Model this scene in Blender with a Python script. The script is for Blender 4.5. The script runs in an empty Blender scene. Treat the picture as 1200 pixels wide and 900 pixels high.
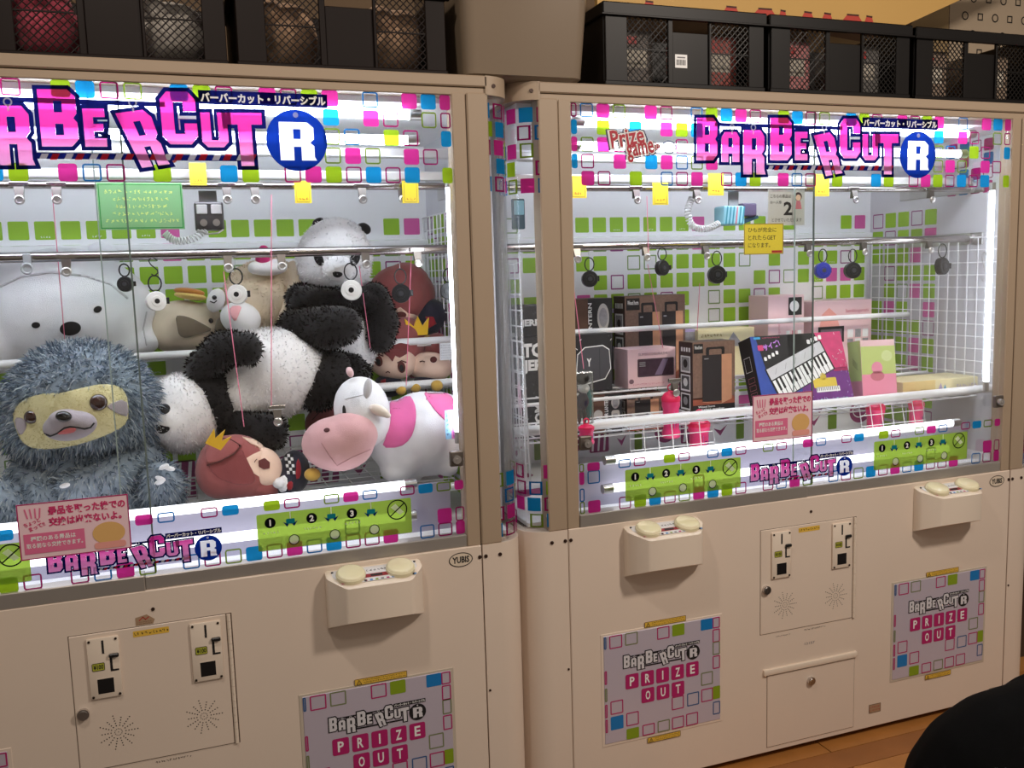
import bpy, bmesh, math, random
import numpy as np
from mathutils import Vector, Matrix
from mathutils.bvhtree import BVHTree
from mathutils.geometry import delaunay_2d_cdt

SC = bpy.context.scene
COL = SC.collection
RND = random.Random(7)
# ------------------------------------------------------------------ camera
F = 1064.4                       # focal length in pixels of the 1200x900 frame
CAM = Vector((.10386, -2.1168, 1.46))
YAW, PITCH, ROLL = .3465, -.1209, -.0303
_w = Vector((math.sin(YAW)*math.cos(PITCH), math.cos(YAW)*math.cos(PITCH), math.sin(PITCH)))
_r = _w.cross(Vector((0, 0, 1))).normalized()
_u = _r.cross(_w)
CR = _r*math.cos(ROLL)+_u*math.sin(ROLL)
CU = -_r*math.sin(ROLL)+_u*math.cos(ROLL)
CW = _w
cd = bpy.data.cameras.new('camera')
cd.sensor_fit = 'HORIZONTAL'
cd.sensor_width = 36
cd.lens = F/1200*36
cd.clip_start = .02
cam = bpy.data.objects.new('camera', cd)
m = Matrix.Identity(4)
for i in range(3):
    m[i][0], m[i][1], m[i][2], m[i][3] = CR[i], CU[i], -CW[i], CAM[i]
cam.matrix_world = m
COL.objects.link(cam)
SC.camera = cam
# ------------------------------------------------------------------ world, room lamps, exposure
SC.view_settings.view_transform = 'Standard'
SC.view_settings.look = 'None'
SC.view_settings.gamma = 1
SC.view_settings.use_curve_mapping = False
SC.view_settings.exposure = 0.0
wd = bpy.data.worlds.new('hall')
SC.world = wd
wd.use_nodes = True
wd.node_tree.nodes['Background'].inputs[0].default_value = (1, .86, .72, 1)
wd.node_tree.nodes['Background'].inputs[1].default_value = .26


def lamp(name, loc, aim, size, watts, col):
    l = bpy.data.lights.new(name, 'AREA')
    l.shape = 'DISK'
    l.size = size
    l.energy = watts
    l.color = col
    o = bpy.data.objects.new(name, l)
    o.location = loc
    o.rotation_euler = (Vector(aim)-Vector(loc)).to_track_quat('-Z', 'Y').to_euler()
    COL.objects.link(o)
    return o


lamp('ceiling_downlight', (-.15, -1.1, 2.95), (.45, 0, .5), .16, 12, (1, .88, .77))
lamp('ceiling_downlight', (2.3, -2.0, 2.95), (1.9, 0, .3), .30, 46, (1, .88, .77))
lamp('ceiling_downlight', (.6, -2.6, 2.95), (.6, 0, .6), .40, 9, (1, .88, .77))
TUBE_POWER = 19.5

# ------------------------------------------------------------------ pixel -> place
def ray(u, v):
    return CW+CR*((u-600)/F)-CU*((v-450)/F)


def at(u, v, Y):
    d = ray(u, v)
    return CAM+d*((Y-CAM.y)/d.y)


def atZ(u, v, Z):
    d = ray(u, v)
    return CAM+d*((Z-CAM.z)/d.z)


def pix(p):
    d = Vector(p)-CAM
    z = d.dot(CW)
    return 600+F*d.dot(CR)/z, 450-F*d.dot(CU)/z


DX, DY = 1.8, .0327              # the right machine stands 1.8 m along and 33 mm back


def fr(u, v, m=1, dy=0.):
    p = at(u, v, (DY if m else 0)+dy)
    return p.x-(DX if m else 0), p.z


# ------------------------------------------------------------------ materials
def lin(c):
    return tuple(((x/255)/12.92 if x/255 <= .04045 else ((x/255+.055)/1.055)**2.4) for x in c)


MATS = {}


def M(name, rgb=(200, 200, 200), rough=.5, metal=0., var=0., scale=30., bump=0., bscale=200., sheen=0., coat=0., spec=.5):
    if name in MATS:
        return MATS[name]
    mt = bpy.data.materials.new(name)
    mt.use_nodes = True
    nt = mt.node_tree
    b = nt.nodes['Principled BSDF']
    c = lin(rgb)
    b.inputs['Base Color'].default_value = (*c, 1)
    b.inputs['Roughness'].default_value = rough
    b.inputs['Metallic'].default_value = metal
    b.inputs['Specular IOR Level'].default_value = spec
    if sheen:
        b.inputs['Sheen Weight'].default_value = sheen
    if coat:
        b.inputs['Coat Weight'].default_value = coat
    if var or bump:
        tc = nt.nodes.new('ShaderNodeTexCoord')
    if var:
        n = nt.nodes.new('ShaderNodeTexNoise')
        n.inputs['Scale'].default_value = scale
        n.inputs['Detail'].default_value = 5
        nt.links.new(tc.outputs['Object'], n.inputs['Vector'])
        mx = nt.nodes.new('ShaderNodeMix')
        mx.data_type = 'RGBA'
        mx.inputs[6].default_value = (*[x*(1-var) for x in c], 1)
        mx.inputs[7].default_value = (*[min(1, x*(1+var)) for x in c], 1)
        nt.links.new(n.outputs['Fac'], mx.inputs[0])
        nt.links.new(mx.outputs[2], b.inputs['Base Color'])
    if bump:
        n2 = nt.nodes.new('ShaderNodeTexNoise')
        n2.inputs['Scale'].default_value = bscale
        n2.inputs['Detail'].default_value = 3
        nt.links.new(tc.outputs['Object'], n2.inputs['Vector'])
        bp = nt.nodes.new('ShaderNodeBump')
        bp.inputs['Strength'].default_value = bump
        bp.inputs['Distance'].default_value = .004
        nt.links.new(n2.outputs['Fac'], bp.inputs['Height'])
        nt.links.new(bp.outputs['Normal'], b.inputs['Normal'])
    MATS[name] = mt
    return mt


def shader(name):
    mt = bpy.data.materials.new(name)
    mt.use_nodes = True
    nt = mt.node_tree
    nt.nodes.remove(nt.nodes['Principled BSDF'])
    MATS[name] = mt
    return mt, nt, nt.nodes['Material Output']


def GLASS(name='clear_glass', tint=(1, 1, 1), gloss=1.0, haze=0.):
    if name in MATS:
        return MATS[name]
    mt, nt, out = shader(name)
    t = nt.nodes.new('ShaderNodeBsdfTransparent')
    t.inputs[0].default_value = (*tint, 1)
    g = nt.nodes.new('ShaderNodeBsdfGlossy')
    g.inputs['Roughness'].default_value = .02
    fz = nt.nodes.new('ShaderNodeFresnel')
    fz.inputs[0].default_value = 1.45
    mu = nt.nodes.new('ShaderNodeMath')
    mu.operation = 'MULTIPLY'
    mu.inputs[1].default_value = gloss
    nt.links.new(fz.outputs[0], mu.inputs[0])
    mx = nt.nodes.new('ShaderNodeMixShader')
    nt.links.new(mu.outputs[0], mx.inputs[0])
    nt.links.new(t.outputs[0], mx.inputs[1])
    nt.links.new(g.outputs[0], mx.inputs[2])
    last = mx
    if haze:
        d = nt.nodes.new('ShaderNodeBsdfDiffuse')
        d.inputs[0].default_value = (.9, .9, .9, 1)
        m2 = nt.nodes.new('ShaderNodeMixShader')
        m2.inputs[0].default_value = haze
        nt.links.new(mx.outputs[0], m2.inputs[1])
        nt.links.new(d.outputs[0], m2.inputs[2])
        last = m2
    nt.links.new(last.outputs[0], out.inputs[0])
    return mt


def INK(name, rgb, clear=.18, grad=None):
    """screen-printed ink on glass: scatters light both ways and lets a little through"""
    if name in MATS:
        return MATS[name]
    mt, nt, out = shader(name)
    c = (*lin(rgb), 1)
    d = nt.nodes.new('ShaderNodeBsdfDiffuse')
    tl = nt.nodes.new('ShaderNodeBsdfTranslucent')
    tp = nt.nodes.new('ShaderNodeBsdfTransparent')
    for n in (d, tl, tp):
        n.inputs[0].default_value = c
    if grad:
        tc = nt.nodes.new('ShaderNodeTexCoord')
        sx = nt.nodes.new('ShaderNodeSeparateXYZ')
        nt.links.new(tc.outputs['Object'], sx.inputs[0])
        mr = nt.nodes.new('ShaderNodeMapRange')
        mr.inputs[1].default_value, mr.inputs[2].default_value = grad[1], grad[2]
        nt.links.new(sx.outputs['Z'], mr.inputs[0])
        mc = nt.nodes.new('ShaderNodeMix')
        mc.data_type = 'RGBA'
        mc.inputs[6].default_value = (*lin(grad[0]), 1)
        mc.inputs[7].default_value = c
        nt.links.new(mr.outputs[0], mc.inputs[0])
        for n in (d, tl, tp):
            nt.links.new(mc.outputs[2], n.inputs[0])
    m1 = nt.nodes.new('ShaderNodeMixShader')
    m1.inputs[0].default_value = .55
    nt.links.new(d.outputs[0], m1.inputs[1])
    nt.links.new(tl.outputs[0], m1.inputs[2])
    m2 = nt.nodes.new('ShaderNodeMixShader')
    m2.inputs[0].default_value = clear
    nt.links.new(m1.outputs[0], m2.inputs[1])
    nt.links.new(tp.outputs[0], m2.inputs[2])
    nt.links.new(m2.outputs[0], out.inputs[0])
    return mt


def LAMPMAT(name, rgb, power):
    if name in MATS:
        return MATS[name]
    mt, nt, out = shader(name)
    e = nt.nodes.new('ShaderNodeEmission')
    e.inputs[0].default_value = (*lin(rgb), 1)
    e.inputs[1].default_value = power
    nt.links.new(e.outputs[0], out.inputs[0])
    return mt


# ------------------------------------------------------------------ things, parts
ORG = {}


def tag(o, label=None, cat=None, group=None, kind=None):
    if label:
        o['label'] = label
    if cat:
        o['category'] = cat
    if group:
        o['group'] = group
    if kind:
        o['kind'] = kind
    return o


def thing(name, label, cat, loc=(0, 0, 0), group=None, rot=None, local=False):
    o = bpy.data.objects.new(name, None)
    o.empty_display_size = .05
    COL.objects.link(o)
    o.location = loc
    if rot:
        o.rotation_euler = rot
    ORG[o.name] = Vector((0, 0, 0)) if local else Vector(loc)
    tag(o, label, cat, group)
    return o


def link(name, me, parent=None, org=None):
    """me in world coordinates (or in the local frame of a 'local' thing)"""
    o = bpy.data.objects.new(name, me)
    COL.objects.link(o)
    if parent is not None:
        og = ORG[parent.name]
        o.parent = parent
    else:
        og = Vector(org) if org is not None else Vector((0, 0, 0))
        o.location = og
    if og.length > 0:
        me.transform(Matrix.Translation(-og))
    ORG[o.name] = og
    return o


def copy_tree(o, parent=None):
    c = o.copy()
    COL.objects.link(c)
    c.parent = parent
    ORG[c.name] = ORG.get(o.name, Vector((0, 0, 0)))
    for ch in list(o.children):
        copy_tree(ch, c)
    return c


def setmats(me, mats):
    for x in (mats if isinstance(mats, (list, tuple)) else [mats]):
        me.materials.append(x)


class G:
    """collects solid shapes, builds ONE mesh"""
    def __init__(s):
        s.v, s.f, s.k, s.cur = [], [], [], 0

    def mat(s, i):
        s.cur = i
        return s

    def add(s, vs, fs):
        o = len(s.v)
        s.v += [tuple(x) for x in vs]
        s.f += [tuple(i+o for i in f) for f in fs]
        s.k += [s.cur]*len(fs)
        return s

    def box(s, x0, y0, z0, x1, y1, z1, mtx=None):
        vs = [Vector((x, y, z)) for x in (x0, x1) for y in (y0, y1) for z in (z0, z1)]
        if mtx:
            vs = [mtx @ p for p in vs]
        return s.add(vs, [(0, 1, 3, 2), (4, 6, 7, 5), (0, 4, 5, 1), (2, 3, 7, 6), (0, 2, 6, 4), (1, 5, 7, 3)])

    def rbox(s, x0, y0, z0, x1, y1, z1, b=.004, seg=2, mtx=None):
        bm = bmesh.new()
        bmesh.ops.create_cube(bm, size=1)
        for p in bm.verts:
            p.co = Vector((x0+(p.co.x+.5)*(x1-x0), y0+(p.co.y+.5)*(y1-y0), z0+(p.co.z+.5)*(z1-z0)))
        bmesh.ops.bevel(bm, geom=bm.edges[:], offset=b, segments=seg, affect='EDGES', profile=.5)
        bm.verts.index_update()
        vs = [(mtx @ p.co) if mtx else p.co.copy() for p in bm.verts]
        fs = [[q.index for q in f.verts] for f in bm.faces]
        bm.free()
        return s.add(vs, fs)

    def ring(s, c, ax, ay, r, n, r2=None):
        return [c+ax*(r*math.cos(2*math.pi*i/n))+ay*((r2 or r)*math.sin(2*math.pi*i/n)) for i in range(n)]

    def cyl(s, p, q, r, n=12, r2=None, cap=True):
        p, q = Vector(p), Vector(q)
        d = (q-p).normalized()
        ax = d.orthogonal().normalized()
        ay = d.cross(ax)
        vs = s.ring(p, ax, ay, r, n)+s.ring(q, ax, ay, r if r2 is None else r2, n)
        fs = [(i, (i+1) % n, n+(i+1) % n, n+i) for i in range(n)]
        if cap:
            fs += [tuple(range(n-1, -1, -1)), tuple(range(n, 2*n))]
        return s.add(vs, fs)

    def tube(s, pts, r, n=8, closed=False):
        pts = [Vector(p) for p in pts]
        N = len(pts)
        vs, fs = [], []
        ax = None
        for i in range(N):
            a = pts[i-1] if (i or closed) else pts[i]
            b = pts[(i+1) % N] if (i < N-1 or closed) else pts[i]
            d = (b-a).normalized()
            if ax is None:
                ax = d.orthogonal().normalized()
            ax = (ax-d*ax.dot(d)).normalized()
            rr = r[i] if isinstance(r, (list, tuple)) else r
            vs += s.ring(pts[i], ax, d.cross(ax), rr, n)
        for i in range(N if closed else N-1):
            a, b = i*n, ((i+1) % N)*n
            fs += [(a+k, a+(k+1) % n, b+(k+1) % n, b+k) for k in range(n)]
        if not closed:
            fs += [tuple(range(n-1, -1, -1)), tuple(range((N-1)*n, N*n))]
        return s.add(vs, fs)

    def lathe(s, prof, c, axis, n=24):
        """prof: (radius, height) along axis from c"""
        c, d = Vector(c), Vector(axis).normalized()
        ax = d.orthogonal().normalized()
        ay = d.cross(ax)
        vs, fs = [], []
        for r, h in prof:
            vs += s.ring(c+d*h, ax, ay, max(r, 1e-5), n)
        for i in range(len(prof)-1):
            a, b = i*n, (i+1)*n
            fs += [(a+k, a+(k+1) % n, b+(k+1) % n, b+k) for k in range(n)]
        fs += [tuple(range(n-1, -1, -1)), tuple(range((len(prof)-1)*n, len(prof)*n))]
        return s.add(vs, fs)

    def ell(s, mtx, nu=20, nv=12):
        vs, fs = [], []
        for j in range(nv+1):
            t = math.pi*j/nv
            for i in range(nu):
                a = 2*math.pi*i/nu
                vs.append(mtx @ Vector((math.sin(t)*math.cos(a), math.sin(t)*math.sin(a), math.cos(t))))
        for j in range(nv):
            for i in range(nu):
                fs.append((j*nu+i, (j+1)*nu+i, (j+1)*nu+(i+1) % nu, j*nu+(i+1) % nu))
        return s.add(vs, fs)

    def prism(s, poly, h0, h1, f=None):
        """poly in (a,b), extruded from h0 to h1; f maps (a,b,h) to a point"""
        f = f or (lambda a, b, h: (a, b, h))
        n = len(poly)
        vs = [f(a, b, h0) for a, b in poly]+[f(a, b, h1) for a, b in poly]
        fs = [(i, (i+1) % n, n+(i+1) % n, n+i) for i in range(n)]
        return s.add(vs, fs+[tuple(range(n-1, -1, -1)), tuple(range(n, 2*n))])

    def build(s, name, mats, parent=None, smooth=False, org=None, angle=None):
        me = bpy.data.meshes.new(name)
        me.from_pydata(s.v, [], s.f)
        setmats(me, mats)
        me.polygons.foreach_set('material_index', s.k)
        if smooth:
            me.polygons.foreach_set('use_smooth', [True]*len(me.polygons))
        bm = bmesh.new()
        bm.from_mesh(me)
        bmesh.ops.recalc_face_normals(bm, faces=bm.faces[:])
        bm.to_mesh(me)
        bm.free()
        if smooth:
            me.set_sharp_from_angle(angle=math.radians(angle or 40))
        return link(name, me, parent, org)


_T = {}


def text_mesh(s, bold=0.):
    key = (s, bold)
    if key not in _T:
        c = bpy.data.curves.new('t', 'FONT')
        c.body = s
        c.resolution_u = 2
        c.offset = bold
        o = bpy.data.objects.new('t', c)
        COL.objects.link(o)
        me = bpy.data.meshes.new_from_object(o.evaluated_get(bpy.context.evaluated_depsgraph_get()))
        vs = [(p.co.x, p.co.y) for p in me.vertices]
        fs = [tuple(p.vertices) for p in me.polygons]
        bpy.data.objects.remove(o)
        bpy.data.meshes.remove(me)
        bpy.data.curves.remove(c)
        _T[key] = (vs, fs)
    return _T[key]


def fill(polys):
    """triangulated fill of polygons, the first the outline and the rest holes"""
    c = bpy.data.curves.new('p', 'CURVE')
    c.dimensions = '2D'
    c.fill_mode = 'BOTH'
    for pts in polys:
        sp = c.splines.new('POLY')
        sp.points.add(len(pts)-1)
        sp.use_cyclic_u = True
        for p, q in zip(sp.points, pts):
            p.co = (q[0], q[1], 0, 1)
    o = bpy.data.objects.new('p', c)
    COL.objects.link(o)
    me = bpy.data.meshes.new_from_object(o.evaluated_get(bpy.context.evaluated_depsgraph_get()))
    r = [(p.co.x, p.co.y) for p in me.vertices], [tuple(p.vertices) for p in me.polygons]
    bpy.data.objects.remove(o)
    bpy.data.meshes.remove(me)
    bpy.data.curves.remove(c)
    return r


def rr_pts(x0, y0, x1, y1, r, n=4):
    r = min(r, (x1-x0)/2, (y1-y0)/2)
    out = []
    for cx, cy, a in ((x1-r, y1-r, 0), (x0+r, y1-r, 90), (x0+r, y0+r, 180), (x1-r, y0+r, 270)):
        for i in range(n+1):
            t = math.radians(a+90*i/n)
            out.append((cx+r*math.cos(t), cy+r*math.sin(t)))
    return out


def offset_poly(p, d):
    n = len(p)
    area = sum(p[i][0]*p[(i+1) % n][1]-p[(i+1) % n][0]*p[i][1] for i in range(n))
    sg = 1 if area > 0 else -1
    out = []
    for i in range(n):
        a, b, c = Vector(p[i-1]), Vector(p[i]), Vector(p[(i+1) % n])
        e1, e2 = (b-a).normalized(), (c-b).normalized()
        n1, n2 = Vector((e1.y, -e1.x))*sg, Vector((e2.y, -e2.x))*sg
        bis = n1+n2
        if bis.length < 1e-4:
            bis = n1
        k = min(1.8, 2/max(.2, bis.length_squared/1.0)) if bis.length_squared < 4 else 1
        q = b+bis.normalized()*d*min(1.5, 1/max(.4, bis.length/2))
        out.append((q.x, q.y))
    return out


class Pr:
    """flat print: shapes in (x, z) of a surface, in layers, built as ONE mesh"""
    EPS = .00035

    def __init__(s):
        s.v, s.f, s.k, s.m = [], [], [], []

    def _k(s, mt):
        if mt not in s.m:
            s.m.append(mt)
        return s.m.index(mt)

    def raw(s, vs, fs, mt, lay=1):
        o = len(s.v)
        s.v += [(x, y, lay) for x, y in vs]
        s.f += [tuple(i+o for i in f) for f in fs]
        s.k += [s._k(mt)]*len(fs)
        return s

    def poly(s, pts, mt, lay=1, holes=None):
        if holes:
            return s.raw(*fill([pts]+holes), mt, lay)
        return s.raw(pts, [tuple(range(len(pts)))], mt, lay)

    def rect(s, x0, y0, x1, y1, mt, lay=1, r=0.):
        if r:
            return s.poly(rr_pts(x0, y0, x1, y1, r), mt, lay)
        return s.poly([(x0, y0), (x1, y0), (x1, y1), (x0, y1)], mt, lay)

    def frame(s, x0, y0, x1, y1, w, mt, lay=1, r=.0):
        a = rr_pts(x0, y0, x1, y1, max(r, 1e-4))
        b = rr_pts(x0+w, y0+w, x1-w, y1-w, max(r-w, 1e-4))
        n = len(a)
        return s.raw(a+b, [(i, (i+1) % n, n+(i+1) % n, n+i) for i in range(n)], mt, lay)

    def disc(s, x, y, rx, mt, lay=1, ry=None, n=28):
        ry = ry or rx
        return s.poly([(x+rx*math.cos(2*math.pi*i/n), y+ry*math.sin(2*math.pi*i/n)) for i in range(n)], mt, lay)

    def oring(s, x, y, rx, w, mt, lay=1, ry=None, n=32):
        ry = ry or rx
        a = [(x+rx*math.cos(2*math.pi*i/n), y+ry*math.sin(2*math.pi*i/n)) for i in range(n)]
        b = [(x+(rx-w)*math.cos(2*math.pi*i/n), y+(ry-w)*math.sin(2*math.pi*i/n)) for i in range(n)]
        return s.raw(a+b, [(i, (i+1) % n, n+(i+1) % n, n+i) for i in range(n)], mt, lay)

    def line(s, pts, w, mt, lay=1):
        for (x0, y0), (x1, y1) in zip(pts, pts[1:]):
            d = Vector((x1-x0, y1-y0))
            if d.length < 1e-7:
                continue
            d.normalize()
            n = Vector((-d.y, d.x))*w/2
            e = d*w*.3
            s.raw([(x0-n.x-e.x, y0-n.y-e.y), (x1-n.x+e.x, y1-n.y+e.y), (x1+n.x+e.x, y1+n.y+e.y), (x0+n.x-e.x, y0+n.y-e.y)], [(0, 1, 2, 3)], mt, lay)
        return s

    def text(s, t, x0, y0, x1, y1, mt, lay=2, bold=.0, rot=0., keep=False):
        vs, fs = text_mesh(t, bold)
        ax, bx = min(p[0] for p in vs), max(p[0] for p in vs)
        ay, by = min(p[1] for p in vs), max(p[1] for p in vs)
        w, h = x1-x0, y1-y0
        cx, cy = (x0+x1)/2, (y0+y1)/2
        kx, ky = w/(bx-ax), h/(by-ay)
        if keep:
            kx = ky = min(kx, ky)
        cr, sr = math.cos(rot), math.sin(rot)
        out = []
        for px, py in vs:
            X, Y = (px-(ax+bx)/2)*kx, (py-(ay+by)/2)*ky
            out.append((cx+X*cr-Y*sr, cy+X*sr+Y*cr))
        return s.raw(out, fs, mt, lay)

    def scribble(s, x0, y0, x1, y1, mt, lay=2, rows=1, seed=1):
        """rows of small print too fine to read"""
        rg = random.Random(seed)
        h = (y1-y0)/rows
        for r in range(rows):
            yb = y1-(r+1)*h
            x = x0
            while x < x1-h*.3:
                cw = h*rg.uniform(.5, .75)
                for k in range(3):
                    a = (x+rg.random()*cw*.8, yb+h*rg.uniform(.2, .8))
                    b = (x+rg.random()*cw*.8, yb+h*rg.uniform(.2, .8))
                    s.line([a, b], h*.1, mt, lay)
                x += cw+h*.12
        return s

    def build(s, name, parent, f=None, org=None):
        """f(x, z, out) -> point; out is the height above the surface"""
        f = f or (lambda x, z, o: (x, -o, z))
        me = bpy.data.meshes.new(name)
        me.from_pydata([f(x, y, l*s.EPS) for x, y, l in s.v], [], s.f)
        setmats(me, s.m)
        me.polygons.foreach_set('material_index', s.k)
        return link(name, me, parent, org)


# ------------------------------------------------------------------ soft toys
def E(u, v, Y, ru, rv, rd=None, ang=0.):
    """ellipsoid seen at pixel (u, v) standing at depth Y; radii in pixels at that depth"""
    c = at(u, v, Y)
    k = (c-CAM).dot(CW)/F
    a = math.radians(ang)
    X, U = CR*math.cos(a)+CU*math.sin(a), -CR*math.sin(a)+CU*math.cos(a)
    rd = rd if rd is not None else (ru+rv)/2
    mt = Matrix.Identity(4)
    for i in range(3):
        mt[i][0], mt[i][1], mt[i][2], mt[i][3] = X[i]*ru*k, U[i]*rv*k, CW[i]*rd*k, c[i]
    return mt


def chain(pts, n=7):
    """limb through (u, v, Y, radius px) stations"""
    out = []
    for a, b in zip(pts, pts[1:]):
        for i in range(n):
            t = i/n
            q = [a[j]*(1-t)+b[j]*t for j in range(4)]
            out.append(E(q[0], q[1], q[2], q[3], q[3], q[3]))
    a = pts[-1]
    out.append(E(a[0], a[1], a[2], a[3], a[3], a[3]))
    return out


def blob(name, prims, mats, parent, voxel=.006, smooth=8, lumps=0.):
    g = G()
    for p in prims:
        g.ell(p, 18, 10)
    me = bpy.data.meshes.new('b')
    me.from_pydata(g.v, [], g.f)
    o = bpy.data.objects.new('b', me)
    COL.objects.link(o)
    md = o.modifiers.new('r', 'REMESH')
    md.mode = 'VOXEL'
    md.voxel_size = voxel
    md.use_smooth_shade = True
    ms = o.modifiers.new('s', 'SMOOTH')
    ms.factor = .6
    ms.iterations = smooth
    r = bpy.data.meshes.new_from_object(o.evaluated_get(bpy.context.evaluated_depsgraph_get()))
    bpy.data.objects.remove(o)
    bpy.data.meshes.remove(me)
    if lumps:
        from mathutils import noise
        for p in r.vertices:
            p.co += p.normal*(noise.noise(p.co*14)*lumps)
    r.name = name
    r.polygons.foreach_set('use_smooth', [True]*len(r.polygons))
    r.materials.clear()
    setmats(r, mats)
    return link(name, r, parent)


def tree_of(objs):
    vs, fs = [], []
    for o in objs:
        og = ORG[o.name]
        k = len(vs)
        vs += [p.co+og for p in o.data.vertices]
        fs += [[i+k for i in p.vertices] for p in o.data.polygons]
    return BVHTree.FromPolygons(vs, fs)


def inside(p, poly):
    x, y = p
    c = False
    n = len(poly)
    for i in range(n):
        x1, y1 = poly[i]
        x2, y2 = poly[i-1]
        if (y1 > y) != (y2 > y) and x < (x2-x1)*(y-y1)/(y2-y1)+x1:
            c = not c
    return c


def smooth_poly(poly, it=2):
    for _ in range(it):
        o = []
        for i in range(len(poly)):
            a, b = poly[i], poly[(i+1) % len(poly)]
            o += [(a[0]*.75+b[0]*.25, a[1]*.75+b[1]*.25), (a[0]*.25+b[0]*.75, a[1]*.25+b[1]*.75)]
        poly = o
    return poly


def patch(name, src, poly, mat, parent, off=.002, step=3., soft=2, thick=None):
    """piece of cloth sewn on: polygon of pixels laid on the toy's surface, with a turned-in edge"""
    bv = src if isinstance(src, BVHTree) else tree_of(src if isinstance(src, (list, tuple)) else [src])
    if soft:
        poly = smooth_poly(poly, soft)
    b = []
    for i in range(len(poly)):
        p, q = Vector(poly[i]), Vector(poly[(i+1) % len(poly)])
        n = max(1, int((q-p).length/step))
        b += [tuple(p.lerp(q, k/n)) for k in range(n)]
    x0, x1 = min(p[0] for p in b), max(p[0] for p in b)
    y0, y1 = min(p[1] for p in b), max(p[1] for p in b)
    pts = [Vector(p) for p in b]
    nx = int((x1-x0)/step)
    ny = int((y1-y0)/step)
    for i in range(1, nx):
        for j in range(1, ny):
            q = (x0+i*step, y0+j*step)
            if inside(q, b):
                pts.append(Vector(q))
    nb = len(b)
    vo, eo, fo, *_ = delaunay_2d_cdt(pts, [(i, (i+1) % nb) for i in range(nb)], [list(range(nb))], 1, 1e-5)
    vs, ok = [], []
    last = None
    for p in vo:
        d = ray(p.x, p.y).normalized()
        h = bv.ray_cast(CAM, d)
        if h[0] is None:
            h = bv.find_nearest(CAM+d*((last-CAM).length if last else 2.4))
        last = h[0]
        n = h[1]
        if n.dot(d) > 0:
            n = -n
        vs.append(h[0]+n*off*.3-d*off*.7)
        ok.append(n)
    n0 = len(vs)
    dn = [(-ok[i]*.5+ray(vo[i].x, vo[i].y).normalized()*.5) for i in range(n0)]
    vs += [vs[i]+dn[i]*(thick or off*2.5) for i in range(n0)]
    fs = [tuple(f) for f in fo]
    cnt = {}
    for f in fs:
        for i in range(len(f)):
            e = (f[i], f[(i+1) % len(f)])
            cnt[tuple(sorted(e))] = cnt.get(tuple(sorted(e)), []) + [e]
    for k, e in cnt.items():
        if len(e) == 1:
            i, j = e[0]
            fs.append((j, i, i+n0, j+n0))
    me = bpy.data.meshes.new(name)
    me.from_pydata([tuple(p) for p in vs], [], fs)
    me.polygons.foreach_set('use_smooth', [True]*len(me.polygons))
    setmats(me, mat)
    return link(name, me, parent)


def strip(pts, w):
    """polygon of a stitched line through pixel points"""
    L, R = [], []
    for i in range(len(pts)):
        a, b = Vector(pts[max(0, i-1)]), Vector(pts[min(len(pts)-1, i+1)])
        d = (b-a).normalized()
        n = Vector((-d.y, d.x))*w/2
        p = Vector(pts[i])
        L.append(tuple(p+n))
        R.append(tuple(p-n))
    return L+R[::-1]


def oval(u, v, ru, rv, ang=0., n=20):
    a = math.radians(ang)
    return [(u+ru*math.cos(t)*math.cos(a)-rv*math.sin(t)*math.sin(a), v-(ru*math.cos(t)*math.sin(a)+rv*math.sin(t)*math.cos(a))) for t in (2*math.pi*i/n for i in range(n))]


def button(name, src, u, v, r, mat, parent, flat=.5, rv=None):
    """hard eye or nose pressed into the toy at a pixel"""
    bv = src if isinstance(src, BVHTree) else tree_of(src if isinstance(src, (list, tuple)) else [src])
    d = ray(u, v).normalized()
    h = bv.ray_cast(CAM, d)
    if h[0] is None:
        h = bv.find_nearest(CAM+d*2.4)
    k = (h[0]-CAM).dot(CW)/F
    n = h[1] if h[1].dot(d) < 0 else -h[1]
    n = (n-d*.6).normalized()
    ax = CR-n*CR.dot(n)
    ax.normalize()
    ay = n.cross(ax)
    mt = Matrix.Identity(4)
    for i in range(3):
        mt[i][0], mt[i][1], mt[i][2], mt[i][3] = ax[i]*r*k, ay[i]*(rv or r)*k, n[i]*r*k*flat, h[0][i]
    return G().ell(mt, 20, 12).build(name, mat, parent, smooth=True, angle=180)


def hairmat(base):
    nm = base.name+'_strand'
    if nm in MATS:
        return MATS[nm]
    mt, nt, out = shader(nm)
    c = base.node_tree.nodes['Principled BSDF'].inputs['Base Color'].default_value
    d, tl = nt.nodes.new('ShaderNodeBsdfDiffuse'), nt.nodes.new('ShaderNodeBsdfTranslucent')
    d.inputs[0].default_value = tl.inputs[0].default_value = c
    mx = nt.nodes.new('ShaderNodeMixShader')
    mx.inputs[0].default_value = .45
    nt.links.new(d.outputs[0], mx.inputs[1])
    nt.links.new(tl.outputs[0], mx.inputs[2])
    nt.links.new(mx.outputs[0], out.inputs[0])
    return mt


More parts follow.
